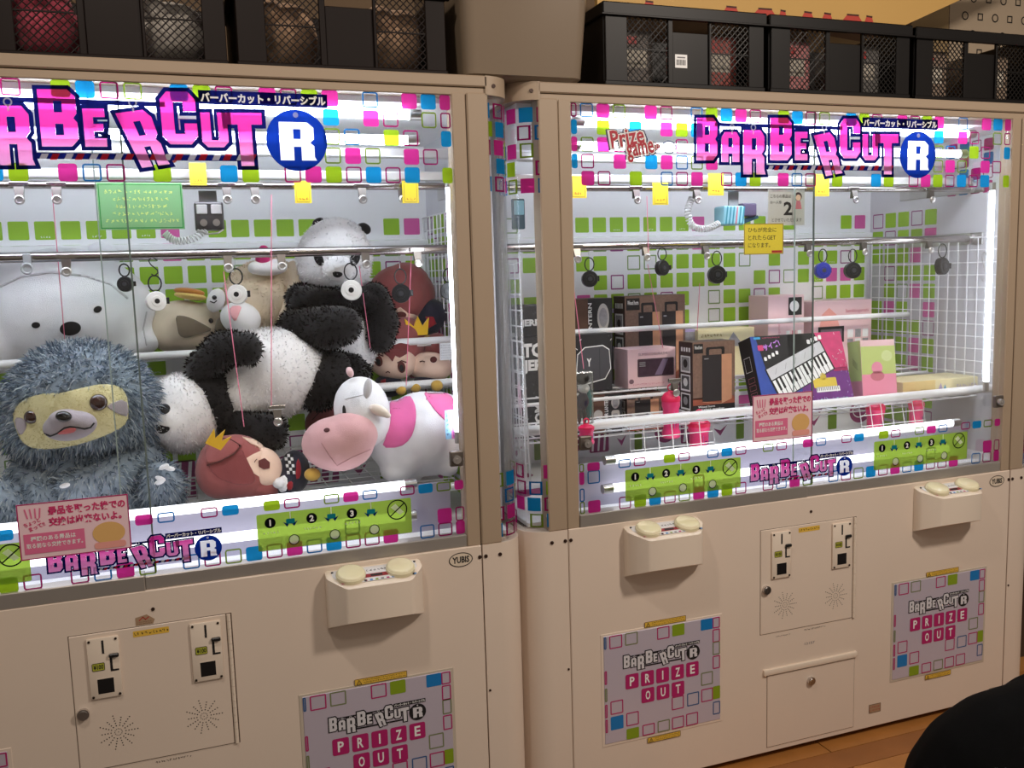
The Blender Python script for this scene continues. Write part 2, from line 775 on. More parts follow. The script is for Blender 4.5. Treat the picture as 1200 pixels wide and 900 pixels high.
def fur(name, srcs, mats, parent, n, L, w, droop=.5, skip=(), seed=3, curl=.6, lean=None):
    rg = np.random.RandomState(seed)
    A, B, C, N = [], [], [], []
    for o in srcs:
        og = np.array(ORG[o.name])
        me = o.data
        me.calc_loop_triangles()
        co = np.empty(len(me.vertices)*3)
        me.vertices.foreach_get('co', co)
        co = co.reshape(-1, 3)+og
        t = np.empty(len(me.loop_triangles)*3, dtype=np.int32)
        me.loop_triangles.foreach_get('vertices', t)
        t = t.reshape(-1, 3)
        A.append(co[t[:, 0]])
        B.append(co[t[:, 1]])
        C.append(co[t[:, 2]])
    A, B, C = map(np.concatenate, (A, B, C))
    cr = np.cross(B-A, C-A)
    ar = np.linalg.norm(cr, axis=1)
    i = rg.choice(len(ar), n, p=ar/ar.sum())
    a, b = rg.rand(2, n)
    f = a+b > 1
    a[f], b[f] = 1-a[f], 1-b[f]
    P = A[i]+(B-A)[i]*a[:, None]+(C-A)[i]*b[:, None]
    nr = cr[i]/np.maximum(ar[i], 1e-12)[:, None]
    keep = np.ones(n, bool)
    if skip:
        d = P-np.array(CAM)
        z = d @ np.array(CW)
        uu = 600+F*(d @ np.array(CR))/z
        vv = 450-F*(d @ np.array(CU))/z
        fc = (nr*d).sum(1) < 0
        for q in range(n):
            if fc[q]:
                for poly in skip:
                    if inside((uu[q], vv[q]), poly):
                        keep[q] = False
                        break
    P, nr = P[keep], nr[keep]
    n = len(P)
    dv = nr+rg.randn(n, 3)*curl*.5
    dv[:, 2] -= droop
    if lean is not None:
        dv += np.array(lean)
    dv -= nr*np.minimum(0, (dv*nr).sum(1)-.25)[:, None]
    dv /= np.linalg.norm(dv, axis=1)[:, None]
    sd = np.cross(dv, nr+rg.randn(n, 3)*.4)
    sd /= np.maximum(np.linalg.norm(sd, axis=1), 1e-9)[:, None]
    ln = L*(.6+.7*rg.rand(n))[:, None]
    ww = w*(.6+.8*rg.rand(n))[:, None]
    base = P-nr*.001
    mid = base+dv*ln*.55+nr*ln*.1
    tip = base+dv*ln
    tip[:, 2] -= (ln*droop*.25)[:, 0]
    V = np.stack([base-sd*ww*.5, base+sd*ww*.5, mid+sd*ww*.4, mid-sd*ww*.4, tip], 1).reshape(-1, 3)
    k = np.arange(n)*5
    fs = np.concatenate([np.stack([k, k+1, k+2, k+3], 1)]).tolist()+np.stack([k+3, k+2, k+4], 1).tolist()
    me = bpy.data.meshes.new(name)
    me.from_pydata(V.tolist(), [], fs)
    setmats(me, [hairmat(x) for x in (mats if isinstance(mats, (list, tuple)) else [mats])])
    if isinstance(mats, (list, tuple)):
        mi = rg.randint(0, len(mats), n)
        me.polygons.foreach_set('material_index', np.concatenate([mi, mi]).astype(np.int32))
    me.polygons.foreach_set('use_smooth', [True]*len(me.polygons))
    o = link(name, me, parent)
    o['kind'] = 'stuff'
    return o
# ------------------------------------------------------------------ palette
cream = M('cream_painted_steel', (226, 209, 193), .45, var=.03, scale=6, bump=.015, bscale=900)
cream2 = M('cream_moulded_plastic', (232, 217, 200), .38, var=.02, scale=10)
tan = M('tan_powder_coat', (168, 148, 126), .5, var=.03, scale=8, bump=.03, bscale=700)
sillm = M('satin_grey_rail', (176, 170, 164), .35, .6, var=.04, scale=20)
chrome = M('chrome', (206, 202, 200), .3, 1.)
steel = M('brushed_steel', (190, 188, 186), .3, 1., var=.06, scale=60)
dark = M('dark_gap', (26, 22, 20), .8)
blackp = M('black_plastic', (24, 23, 24), .35, var=.1, scale=40)
white = M('white_board', (238, 238, 240), .55, var=.015, scale=5)
whitep = M('white_coated_wire', (240, 240, 242), .35, var=.02)
ivory = M('ivory_button', (232, 222, 186), .25, coat=.4)
doorm = M('silver_printed_door', (196, 187, 202), .3, .12, var=.05, scale=4)
doorrim = M('door_rim', (196, 184, 168), .4)
yel = M('yellow_label', (226, 184, 70), .5)
blk = M('black_print', (22, 20, 22), .6)
brownp = M('brown_print', (70, 40, 30), .6)
wht = M('white_print', (240, 240, 240), .5)
greyp = M('grey_print', (120, 118, 124), .6)
P_M, P_B, P_G = M('magenta_print', (176, 32, 104), .45), M('blue_print', (20, 120, 190), .45), M('green_print', (132, 158, 30), .45)
glass = GLASS('cabinet_glass', (.98, .99, .985), .30)
acryl = GLASS('corner_acrylic', (.97, .975, .975), .3, .02)
I = {'M': INK('magenta_ink', (198, 50, 136)), 'B': INK('blue_ink', (28, 136, 194)), 'G': INK('green_ink', (144, 176, 34)),
     'm': INK('magenta_outline_ink', (150, 26, 92)), 'b': INK('blue_outline_ink', (30, 100, 160)), 'g': INK('green_outline_ink', (112, 138, 40))}
navy = INK('navy_ink', (12, 16, 66), .02)
royal = INK('royal_blue_ink', (14, 40, 122), .05)
pinkfade = INK('pink_fade_ink', (190, 46, 132), .10, ((222, 150, 198), 1.70, 1.79))
pinkflat = INK('pink_ink', (214, 54, 160), .12)
silver = INK('silver_ink', (236, 238, 244), .02)
red_i = INK('red_ink', (196, 40, 50), .1)
whi_i = INK('white_ink', (245, 245, 248), .1)
lime_i = INK('lime_panel_ink', (150, 182, 70), .2)
blk_i = INK('black_ink', (20, 20, 30), .05)
tube_m = LAMPMAT('fluorescent_tube_glow', (234, 242, 255), TUBE_POWER)
tube_l = LAMPMAT('lower_fluorescent_tube_glow', (248, 248, 255), TUBE_POWER*.15)
rodm = M('polished_rod', (172, 166, 164), .22, 1.)
lboxm = M('lilac_grey_light_box', (168, 165, 186), .6)
Wg = M('wall_green_square', (146, 190, 32), .5)
Wp = M('wall_pink_square', (214, 92, 162), .5)
Wo = M('wall_green_outline', (128, 160, 96), .5)
Wm = M('wall_purple_outline', (146, 60, 122), .5)
Wa = M('floor_art_plum', (150, 60, 110), .5)
Wb = M('floor_art_green', (110, 140, 40), .5)

# ------------------------------------------------------------------ logo letters
U_ = {
    'B': ([(0, 0), (.8, 0), (1, .13), (1, .42), (.9, .5), (1, .58), (1, .87), (.8, 1), (0, 1)], [[(.4, .2), (.62, .2), (.62, .4), (.4, .4)], [(.4, .6), (.62, .6), (.62, .8), (.4, .8)]]),
    'A': ([(0, 0), (.38, 0), (.38, .28), (.62, .28), (.62, 0), (1, 0), (1, .82), (.82, 1), (.18, 1), (0, .82)], [[(.38, .5), (.62, .5), (.62, .8), (.38, .8)]]),
    'R': ([(0, 0), (.4, 0), (.4, .36), (.62, .36), (.62, 0), (1.06, 0), (1, .1), (1, .38), (.88, .47), (1, .56), (1, .86), (.82, 1), (0, 1)], [[(.4, .56), (.62, .56), (.62, .82), (.4, .82)]]),
    'E': ([(0, 0), (1, 0), (1, .22), (.45, .22), (.45, .4), (.9, .4), (.9, .6), (.45, .6), (.45, .78), (1, .78), (1, 1), (0, 1)], []),
    'C': ([(.2, 0), (.8, 0), (1, .15), (1, .4), (.64, .4), (.64, .2), (.36, .2), (.36, .8), (.64, .8), (.64, .62), (1, .62), (1, .85), (.8, 1), (.2, 1), (0, .85), (0, .15)], []),
    'U': ([(.2, 0), (.8, 0), (1, .15), (1, 1), (.64, 1), (.64, .2), (.36, .2), (.36, 1), (0, 1), (0, .15)], []),
    'T': ([(.31, 0), (.69, 0), (.69, .78), (1, .78), (1, 1), (0, 1), (0, .78), (.31, .78)], [])}
LQ = [('B', (55, 412), (128, 412), (128, 562), (55, 562)), ('A', (143, 462), (206, 462), (206, 568), (143, 568)),
      ('R', (220, 456), (294, 456), (294, 612), (220, 612)), ('B', (315, 412), (390, 412), (390, 562), (315, 562)),
      ('E', (402, 462), (446, 462), (446, 562), (402, 562)), ('R', (468, 474), (536, 462), (566, 608), (512, 618)),
      ('C', (560, 415), (632, 415), (632, 555), (560, 555)), ('U', (640, 470), (694, 470), (694, 562), (640, 562)),
      ('T', (692, 470), (766, 470), (764, 612), (694, 612))]


def zq(x, y):
    return fr(800+x/3, y/3, 1)


_c0 = [zq(45, 398), zq(895, 628)]
LX0, LX1, LZ1, LZ0 = _c0[0][0], _c0[1][0], _c0[0][1], _c0[1][1]
LASP = (LX1-LX0)/(LZ1-LZ0)


def logo(pr, rect, letter, line, circ, rmat, band, bandtxt, lay=3, dashes=None, fat=.0085):
    """the barber-cut wordmark inside rect=(x0,z0,x1,z1)"""
    x0, z0, x1, z1 = rect
    k = (z1-z0)/(LZ1-LZ0)

    def q(a, b):
        p = zq(a, b)
        return x0+(p[0]-LX0)/(LX1-LX0)*(x1-x0), z0+(p[1]-LZ0)/(LZ1-LZ0)*(z1-z0)
    w = fat*k
    for a, b in (((120, 428), (570, 456)), ((300, 578), (750, 600))):
        p, r = q(*a), q(*b)
        pr.rect(p[0], r[1], r[0], p[1], line, lay)
    if dashes:
        for i in range(9):
            a, b = 306+i*50, 322+i*50
            for j, mt in enumerate(dashes):
                pr.poly([q(a+j*22, 597), q(b+j*22-2, 597), q(b+j*22+5, 581), q(a+j*22+7, 581)], mt, lay+1)
    for ch, a, b, c, d in LQ:
        TL, TR, BR, BL = (Vector(q(*t)) for t in (a, b, c, d))

        def mp(s, t):
            p = BL.lerp(BR, s).lerp(TL.lerp(TR, s), t)
            return (p.x, p.y)
        out, holes = U_[ch]
        out = [mp(*p) for p in out]
        pr.poly(offset_poly(out, w), line, lay, [out])
        for h in holes:
            pr.poly([mp(*p) for p in h], line, lay)
        if holes:
            pr.poly(out, letter, lay+2, [[mp(*p) for p in h] for h in holes])
        else:
            pr.poly(out, letter, lay+2)
    for ex in (180, 255, 505):
        p = q(ex, 446)
        pr.oring(p[0], p[1], .0085*k, .003*k, rmat, lay+3)
        e = q(ex, 470)
        pr.rect(p[0]-.0018*k, e[1], p[0]+.0018*k, p[1]-.006*k, rmat, lay+3)
    p, e = q(835, 543), q(835, 460)
    rd = (e[1]-p[1])
    out, holes = U_['R']
    a, b = .56*rd, .62*rd
    f = lambda s, t: (p[0]-a+s*2*a, p[1]-b*1.05+t*2*b)
    pr.poly([(p[0]+rd*math.cos(i*math.pi/20), p[1]+rd*math.sin(i*math.pi/20)) for i in range(40)], circ, lay+2, [[f(*t) for t in out]])
    for h in holes:
        pr.poly([f(*t) for t in h], circ, lay+2)
    pr.poly([f(*t) for t in out], rmat, lay+4, [[f(*t) for t in h] for h in holes])
    pr.disc(p[0], p[1]+rd*.82, rd*.09, rmat, lay+4, n=12)
    a, b = q(640, 410), q(905, 456)
    pr.rect(a[0], b[1], b[0], a[1], band, lay+1)
    pr.text('バーバーカット・リバーシブル', a[0]+.004*k, b[1]+.004*k, b[0]-.004*k, a[1]-.004*k, bandtxt, lay+3, bold=.045)


def squares(pr, rows, x0, z0, pitch, size, pz=None, mats=I, lay=1, rad=.006, w=.0035, clip=None):
    pz = pz or pitch
    for r, row in enumerate(rows):
        for c, ch in enumerate(row):
            if ch in '. ':
                continue
            a, b = x0+c*pitch, z0-r*pz-size
            A, B = a+size, b+size
            if clip:
                a, A, b, B = max(a, clip[0]), min(A, clip[2]), max(b, clip[1]), min(B, clip[3])
                if A-a < .008 or B-b < .008:
                    continue
            if ch.isupper():
                pr.rect(a, b, A, B, mats[ch], lay, rad)
            else:
                pr.frame(a, b, A, B, w, mats[ch], lay, rad)


# ------------------------------------------------------------------ room shell
wallm = M('dim_plaster_wall', (120, 98, 74), .8, var=.1, scale=3)
G().box(-2.4, 1.05, 0, 4.6, 1.15, 3.1).build('wall_back', wallm)['kind'] = 'structure'
fl = M('brown_wood_floor', (150, 96, 46), .42, var=.25, scale=5)
G().box(-2.4, -3.6, -.06, 4.6, 1.15, 0).build('floor', M('floor_underlay', (70, 45, 25), .7))['kind'] = 'structure'
FLOOR = bpy.data.objects['floor']
planks = [M('oak_plank_a', (168, 112, 56), .38, var=.25, scale=9), M('oak_plank_b', (146, 92, 44), .38, var=.25, scale=9), M('oak_plank_c', (182, 126, 66), .38, var=.25, scale=9)]
for i in range(9):
    for j in range(3):
        g = G().box(.9+j*.95+(i % 2)*.4, -.55+i*.09, 0, .9+j*.95+(i % 2)*.4+.946, -.55+i*.09+.0875, .004)
        o = g.build('plank', planks[RND.randrange(3)], FLOOR)
G().box(-2.4, -3.6, 3.05, 4.6, 1.15, 3.1).build('ceiling', M('dark_ceiling', (60, 50, 42), .8))['kind'] = 'structure'

# ------------------------------------------------------------------ one prize machine (the left one), copied for the right
HW, SZ0, SZ1, TOP = .893, .7845, .815, 1.93
RC = .07


def arc(r_out, off=0., n=9, cx=HW-RC, cy=RC):
    return [(cx+(r_out-off)*math.sin(math.pi/2*i/n), cy-(r_out-off)*math.cos(math.pi/2*i/n)) for i in range(n+1)]


MA = thing('prize_machine', 'cream prize machine on the left with glass cabinet full of big plush toys', 'prize machine', (0, 0, 0), 'twin prize machines')
G().box(-HW+.03, .03, .02, HW-.03, .86, SZ0-.004).build('inner_cabinet', dark, MA)
G().rbox(-.7735, 0, .024, .7735, .028, SZ0, .002, 1).build('front_panel', cream, MA)
for s in (-1, 1):
    fl_ = lambda a, b, h, s=s: (a*s, b, h)
    prof = [(.7765, 0)]+arc(RC)+[(HW, .86), (HW-.02, .86), (HW-.02, RC+.01)]+[(.7765, .02)]
    G().prism(prof, .024, SZ0, fl_).build('corner_panel', cream, MA, smooth=True, angle=30)
    # upper frame post: two mouldings with a groove
    p = G().rbox(.739, .004, SZ0, .7735, .05, 1.89, .002, 1).rbox(.7755, 0, SZ0, .829, .05, 1.89, .003, 1)
    p.v = [(x*s, y, z) for x, y, z in p.v]
    p.build('frame_post', tan, MA)
    prof = [(.829, 0)]+arc(RC)+[(HW, .30), (HW-.02, .30), (HW-.02, RC+.01)]+[(.829, .02)]
    G().prism(prof, 1.885, TOP, fl_).build('corner_cap', tan, MA, smooth=True, angle=30)
    prof = [(.829, .004)]+arc(RC, .004)+[(HW-.004, .16), (HW-.008, .16)]+arc(RC, .008)[::-1]+[(.829, .008)]
    cp = G().prism(prof, SZ0, 1.885, fl_).build('corner_pane', acryl, MA, smooth=True, angle=30)
    # printed squares wrapped round the corner
    pr = Pr()
    rg = random.Random(5+s)
    path = [(.831, .003)]+arc(RC, .003, 14)+[(HW-.003, .16)]
    ln = [0]
    for a, b in zip(path, path[1:]):
        ln.append(ln[-1]+math.hypot(b[0]-a[0], b[1]-a[1]))

    def wrap(t, z, o, s=s):
        for i in range(len(ln)-1):
            if t <= ln[i+1] or i == len(ln)-2:
                k = (t-ln[i])/(ln[i+1]-ln[i])
                x, y = (path[i][j]*(1-k)+path[i+1][j]*k for j in (0, 1))
                return (x*s, y-o, z)
    cols = [['mBM.', 'bm.Mm', '.gMb', 'm.GB', 'bMgb', 'M.mg', 'Gbm.', 'mBM.', 'Bg.m'], ['BmMb', 'GBgM', 'mMGm', '.Bgm', 'BmMb', 'gBm.', '.bgM', 'mM.b', 'BmMg']][s > 0]
    for r in range(9):
        z0 = 1.868-r*.0432-.036 if r < 5 else .9635-(r-5)*.0432-.036
        for c in range(4):
            ch = cols[r][c % len(cols[r])]
            if ch == '.':
                continue
            t0 = (-.012 if r % 2 else -.018)+c*.0455
            for i in range(6):
                a, b = t0+.036*i/6, t0+.036*(i+1)/6
                a, b = max(0, a), b
                if b <= 0.001:
                    continue
                if ch.isupper() or i in (0, 5):
                    pr.rect(a, z0, b, z0+.036, I[ch], 1)
                else:
                    pr.rect(a, z0, b, z0+.004, I[ch], 1)
                    pr.rect(a, z0+.032, b, z0+.036, I[ch], 1)
    pr.build('square_print', cp, wrap)['kind'] = 'stuff'
    # inner side wall, printed at the rear
    sp = G().box(.868*s, .15, .80, .884*s, .78, 1.885).build('side_panel', M('side_wall_grey', (206, 205, 210), .55, var=.03, scale=5), MA)
    pr = Pr()
    rg = random.Random(11)
    for r in range(13):
        for c in range(5):
            ch = rg.choice('GGGGGGgGmP.')
            squares(pr, [ch], .425+c*.066, 1.645-r*.0668, .066, .055, mats={'G': Wg, 'P': Wp, 'g': Wo, 'm': Wm}, rad=.004, w=.004)
    pr.build('square_print', sp, (lambda x, z, o, s=s: (.868*s-o*s, x, z)))['kind'] = 'stuff'
    pr = Pr()
    squares(pr, ['MmBM', 'B.Mb', 'mMB.', 'MmBM'], .19, 1.86, .05, .04, pz=.046)
    pr.build('side_print', sp, (lambda x, z, o, s=s: (.868*s-o*s, x, z)))['kind'] = 'stuff'
    # rod mounting plates on the side wall, with a screwed rose at the rod end
    for z in (1.531, 1.706):
        b = G().rbox(.862*s, .22, z-.02, .868*s, .60, z+.02, .001, 1).build('rod_plate', steel, MA)
        G().cyl((.85*s, .27, z), (.862*s, .27, z), .02, 20).build('rod_rose', chrome, b, smooth=True)
# header, sill, top, inner lining
h = G().rbox(-.829, 0, 1.903, .829, .05, TOP, .003, 1).rbox(-.829, .005, 1.883, .829, .05, 1.9015, .002, 1)
h.build('header_rail', tan, MA)
h = G().rbox(-.7385, .0, SZ0, -.012, .045, SZ1+.004, .002, 1).rbox(-.012, .006, SZ0, .7385, .045, SZ1, .002, 1)
h.build('sill_rail', sillm, MA)
G().box(-HW+.01, .05, 1.90, HW-.01, .84, 1.925).build('top_panel', tan, MA)
bp = G().box(-.868, .76, .80, .868, .78, 1.885).build('back_panel', white, MA)
pr = Pr()
rg = random.Random(21)
rowsb = ['G.GGMGG.GGGM.GGGGGMG.GgMgGG.', '']
for r in range(11):
    row = ''
    for c in range(26):
        if r == 0:
            row += rg.choice('GGGGgP..G')
        else:
            row += rg.choice('GGGGGGGGGgmP..g')
    if r == 1:
        row = row.replace('.', 'G')
    squares(pr, [row], -.858, 1.645-r*.0668,   .066, .0515, mats={'G': Wg, 'P': Wp, 'g': Wo, 'm': Wm}, rad=.004, w=.0045)
    for c, ch in enumerate(row):
        if ch == 'G' and rg.random() < .14:
            x = -.858+c*.066
            pr.scribble(x+.014, 1.645-r*.0668-.048, x+.042, 1.645-r*.0668-.039, wht, 2, 1, c)
pr.build('square_print', bp, lambda x, z, o: (x, .76-o, z))['kind'] = 'stuff'
pr = Pr()
x = -.85
k = 0
while x < .80:
    w = rg.uniform(.06, .12)
    k += 1
    if k % 4 == 0:
        pr.rect(x, .81, x+w*.5, .935, Wb, 1, .004)
    elif k % 4 == 1:
        pr.disc(x+w*.5, .87, w*.5, Wa, 1, .045)
        pr.oring(x+w*.5, .875, w*.36, .004, wht, 2, .03)
    elif k % 4 == 2:
        pr.rect(x, .815, x+w, .93, Wa, 1, .006)
        for i in range(3):
            pr.poly([(x+w*(.1+.3*i), .82), (x+w*(.2+.3*i), .82), (x+w*(.32+.3*i), .925), (x+w*(.22+.3*i), .925)], white, 2)
    else:
        pr.poly([(x, .93), (x+w, .91), (x+w*.8, .88), (x+w*.2, .90)], Wa, 1)
        pr.poly([(x+w*.2, .86), (x+w*.5, .83), (x+w*.8, .87), (x+w*.5, .85)], Wa, 1)
    x += w+.02
pr.build('low_art_print', bp, lambda x, z, o: (x, .76-o, z))['kind'] = 'stuff'
G().rbox(-.866, .742, 1.558, .866, .76, 1.577, .002, 1).build('back_ledge', white, MA)
fp = G().box(-.868, .05, .79, .868, .76, .80).build('floor_panel', white, MA)
pr = Pr()
for i in range(18):
    x, y = rg.uniform(-.8, .75), rg.uniform(.2, .68)
    (pr.disc(x, y, rg.uniform(.03, .06), [Wa, Wb][i % 3 == 0], 1) if i % 2 else pr.rect(x-.05, y-.03, x+.05, y+.04, [Wa, Wb][i % 3 == 0], 1, .01))
pr.build('floor_print', fp, lambda x, y, o: (x, y, .80+o))['kind'] = 'stuff'
G().box(-.868, .05, 1.87, .868, .76, 1.885).build('ceiling_panel', white, MA)
# lower light box behind the printed glass
G().box(-.735, .135, .80, .735, .142, .925).build('light_box_back', lboxm, MA)
for y, z, a in ((.105, 1.852, .66), (.135, 1.795, .66), (.075, .942, .60), (.09, .858, .60)):  # the lowest tube stands in for the reflection of the one above it
    t = G().cyl((-a, y, z), (a, y, z), .012, 14)
    t = t.build('fluorescent_tube', tube_m if z > 1.2 else tube_l, MA, smooth=True)
    for s in (-1, 1):
        G().cyl((a*s, y, z), ((a+.03)*s, y, z), .0135, 14).build('tube_cap', steel, t, smooth=True)
t = G().cyl((.747, .08, 1.065), (.747, .08, 1.675), .008, 12).build('fluorescent_tube', tube_m, MA, smooth=True)
for z0, z1 in ((1.035, 1.065), (1.675, 1.70)):
    G().cyl((.747, .08, z0), (.747, .08, z1), .0095, 12).build('tube_cap', steel, t, smooth=True)
# polished hanging rods and the gantry rail above them
G().cyl((-.862, .27, 1.531), (.862, .27, 1.531), .012, 18).build('hanging_rod', rodm, MA, smooth=True)
G().cyl((-.862, .27, 1.697), (.862, .27, 1.697), .009, 16).build('hanging_rod', rodm, MA, smooth=True)
G().rbox(-.862, .262, 1.712, .862, .292, 1.735, .004, 2).build('gantry_rail', M('anodised_rail', (214, 212, 210), .3, .5), MA)
G().rbox(-.862, .30, 1.775, .862, .33, 1.80, .004, 2).build('gantry_rail', MATS['anodised_rail'], MA)
# sliding panes, printed
gp = G().box(-.737, .012, SZ1, .012, .0155, 1.884).build('glass_pane', glass, MA)
edge = M('glass_edge', (104, 118, 114), .2)
G().box(.009, .0118, SZ1+.003, .0125, .0157, 1.883).build('pane_edge', edge, gp)
gp2 = G().box(-.048, .0205, SZ1, .737, .024, 1.884).build('glass_pane', glass, MA)
G().box(-.0484, .0203, SZ1+.003, -.0460, .0242, 1.883).build('pane_edge', M('glass_edge_pale', (170, 186, 182), .2), gp2)
GLY = .0105
gmap = lambda x, z, o: (x, GLY-o, z)
pr = Pr()
BAN = ['mbMg.Mm.bGBMm.GBmg.BGm.MmGM.b.MBM', 'B.G.B.MGB.................B.Mm.gm', 'MgMm...m..................gb.Gm.B',
       'Bm.M.BMbgM................gMg.Mm.', '.Mm.G.bmM.mBG.Mbm.G..BG.mMGmBmB.G']
squares(pr, BAN, -.757, 1.885, .0459, .0365, pz=.0425, clip=(-.737, 1.66, .737, 1.8835))
pr.build('banner_square_print', MA, gmap)['kind'] = 'stuff'
pr = Pr()
logo(pr, (LX0, LZ0, LX1, LZ1), pinkfade, navy, royal, silver, navy, wht, dashes=(whi_i, red_i))
pr.build('banner_logo', MA, gmap)
# small red game logo left of the wordmark
pr = Pr()


def z8(x, y):
    return fr(660+x/7.5, 110+y/7.5, 1)


def word8(pr, t, x0, y0, x1, y1, rot):
    a, b = z8(x0, y1), z8(x1, y0)
    for mt, lay, bo in ((M('navy_print', (24, 30, 80), .5), 3, .12), (wht, 5, .075), (M('crimson_print', (176, 24, 50), .5), 7, .02)):
        k = 1+(bo-.015)*2.0
        cx, cy, w, h_ = (a[0]+b[0])/2, (a[1]+b[1])/2, (b[0]-a[0])/2, (b[1]-a[1])/2
        pr.text(t, cx-w*k, cy-h_*k, cx+w*k, cy+h_*k, mt, lay, bold=bo, rot=rot)


word8(pr, 'Prize', 430, 300, 722, 448, .17)
word8(pr, 'game', 575, 428, 812, 580, .17)
word8(pr, '.jp', 808, 425, 865, 490, 0)
a = z8(945, 465)
pr.disc(a[0], a[1], .022, silver, 3, .017)
pr.oring(a[0], a[1], .022, .0025, navy, 4, .017)
pr.build('game_logo', MA, gmap)
# lower printed band
pr = Pr()
rg = random.Random(3)
LOW = ['gM.bm.Gm.bBm.gm.Mb.mB.Gm.gMb.mBgM', 'Mb.................................'[:33], 'b.......m.................b....MmG', 'gM.mGBmgMBGm.mbMg.bmgBmMbBmmM.bmMB']
for r, row in enumerate(LOW):
    squares(pr, [row], -.757, [.968, .934, .888, .852][r], .0459, .0365, clip=(-.735, .818, .735, .955))
pr.build('lower_square_print', MA, gmap)['kind'] = 'stuff'
pr = Pr()
pinkfade2 = INK('pink_fade_ink_small', (196, 50, 138), .12, ((226, 160, 204), .83, .89))
logo(pr, (-.205, .832, .155, .832+.36/LASP), pinkfade2, navy, royal, silver, navy, wht, dashes=(whi_i, red_i))
pr.build('lower_logo', MA, gmap)
for x0 in (.235, -.60):
    pr = Pr()
    pr.rect(x0, .838, x0+.365, .925, lime_i, 3, .004)
    for i in range(3):
        cx = x0+.03+i*.095
        pr.disc(cx, .903, .0125, blk_i, 5)
        pr.text(str(i+1), cx-.0055, .8955, cx+.0055, .9105, wht, 6, bold=.04, keep=True)
        # prize head over a round prize
        hx = cx+.046
        pr.rect(hx-.0013, .908, hx+.0013, .924, whi_i, 5)
        pr.rect(hx-.010, .896, hx+.010, .908, I['B'], 5, .003)
        pr.poly([(hx-.017, .902), (hx-.008, .889), (hx-.004, .895)], royal, 5)
        pr.poly([(hx+.017, .902), (hx+.008, .889), (hx+.004, .895)], royal, 5)
        pr.disc(hx+.006, .857, .0125, whi_i, 5)
        pr.oring(hx+.006, .857, .0125, .002, blk_i, 6)
        pr.scribble(cx-.018, .874, cx+.022, .884, whi_i, 5, 1, i)
    cx = x0+.33
    pr.oring(cx, .899, .025, .003, blk_i, 5)
    pr.poly([(cx-.016, .906), (cx-.004, .914), (cx+.016, .892), (cx+.006, .886)], whi_i, 5)
    pr.line([(cx-.018, .884), (cx+.018, .914)], .003, blk_i, 6)
    pr.build('instruction_print', MA, gmap)
# lock plates at the lower corners of the panes
for s in (-1, 1):
    p_ = G().rbox(.718*s-.017, -.001, .992, .718*s+.017, .012, 1.030, .003, 2).build('lock_plate', M('lock_plate_metal', (108, 100, 94), .4, .7), MA)
    G().cyl((.716*s, -.001, 1.011), (.716*s, -.012, 1.011), .0105, 18).cyl((.716*s, -.012, 1.011), (.716*s, -.016, 1.011), .0035, 8).build('lock_barrel', chrome, p_, smooth=True)

# ---- coin door
CX0, CX1, CZ1, CZ0 = -.1745, .1645, .705, .3925
cdr = G().rbox(CX0, -.0025, CZ0, CX1-.012, .004, CZ1, .0015, 1).build('coin_door', cream, MA)
G().box(CX0-.0012, -.0004, CZ0-.0012, CX1+.0012, .001, CZ1+.0012).build('door_gap', M('brown_gap', (92, 74, 62), .8), cdr)
g = G()
for i in range(18):
    g.cyl((CX1-.006, -.002, CZ0+i*.01736), (CX1-.006, -.002, CZ0+i*.01736+.0165), .0045, 8)
g.build('hinge', cream2, cdr, smooth=True)
for x0, x1 in ((-.1404, -.0745), (.0733, .1404)):
    z1, z0 = .6955, .5565
    G().rbox(x0, -.0085, z0, x1, -.002, z1, .003, 2).build('coin_plate', cream2, cdr, smooth=True)
    xm = x0+.5*(x1-x0)
    G().box(xm-.0022, -.0094, z1-.036, xm+.0022, -.0078, z1-.006).build('coin_slot', blk, cdr)
    G().rbox(xm+.011, -.016, z1-.047, xm+.031, -.0085, z1-.038, .002, 1).build('return_lever', blackp, cdr)
    G().box(xm+.012, -.0093, z1-.076, xm+.017, -.0078, z1-.047).box(xm+.012, -.0091, z1-.079, xm+.029, -.0078, z1-.075).build('lever_slot', blk, cdr)
    G().box(xm-.0185, -.0088, z0+.010, xm+.0185, -.0084, z0+.0475).build('return_cup_rim', cream2, cdr)
    G().box(xm-.0165, -.0094, z0+.012, xm+.0165, -.0078, z0+.0455).build('return_cup', blackp, cdr)
    pr = Pr()
    pr.rect(xm-.025, z1-.074, xm+.001, z1-.056, M('lime_label', (176, 178, 60), .5), 1, .003)
    pr.frame(xm-.025, z1-.074, xm+.001, z1-.056, .0012, blk, 2, .003)
    pr.text('¥100', xm-.022, z1-.0705, xm-.002, z1-.0595, blk, 2, bold=.02)
    pr.build('price_label', cdr, lambda x, z, o: (x, -.0087-o, z))
    for a in (x0+.006, x1-.006):
        for b in (z0+.006, z1-.006):
            G().cyl((a, -.0085, b), (a, -.0102, b), .0028, 10).build('screw', M('dark_screw', (60, 48, 40), .4, .6), cdr)
G().cyl((-.158, -.0025, .528), (-.158, -.012, .528), .0125, 20).cyl((-.158, -.012, .528), (-.158, -.0135, .528), .009, 16).box(-.160, -.015, .519, -.156, -.0125, .537).build('door_lock', chrome, cdr, smooth=True)
for sx in (-.091, .0902):
    pr = Pr()
    for k in range(14):
        a = 2*math.pi*k/14
        for r_ in (.0155, .0215, .0275, .0335, .040):
            if r_ == .040 and k % 2:
                continue
            pr.disc(sx+r_*math.cos(a), .4715+r_*math.sin(a), .0014, blk, 1, n=8)
    for k in range(12):
        a = 2*math.pi*k/12
        pr.disc(sx+.0075*math.cos(a), .4715+.0075*math.sin(a), .001, blk, 1, n=8)
    pr.disc(sx, .4715, .001, blk, 1, n=8)
    pr.build('speaker_holes', cdr, lambda x, z, o: (x, -.0026-o, z))
pr = Pr()
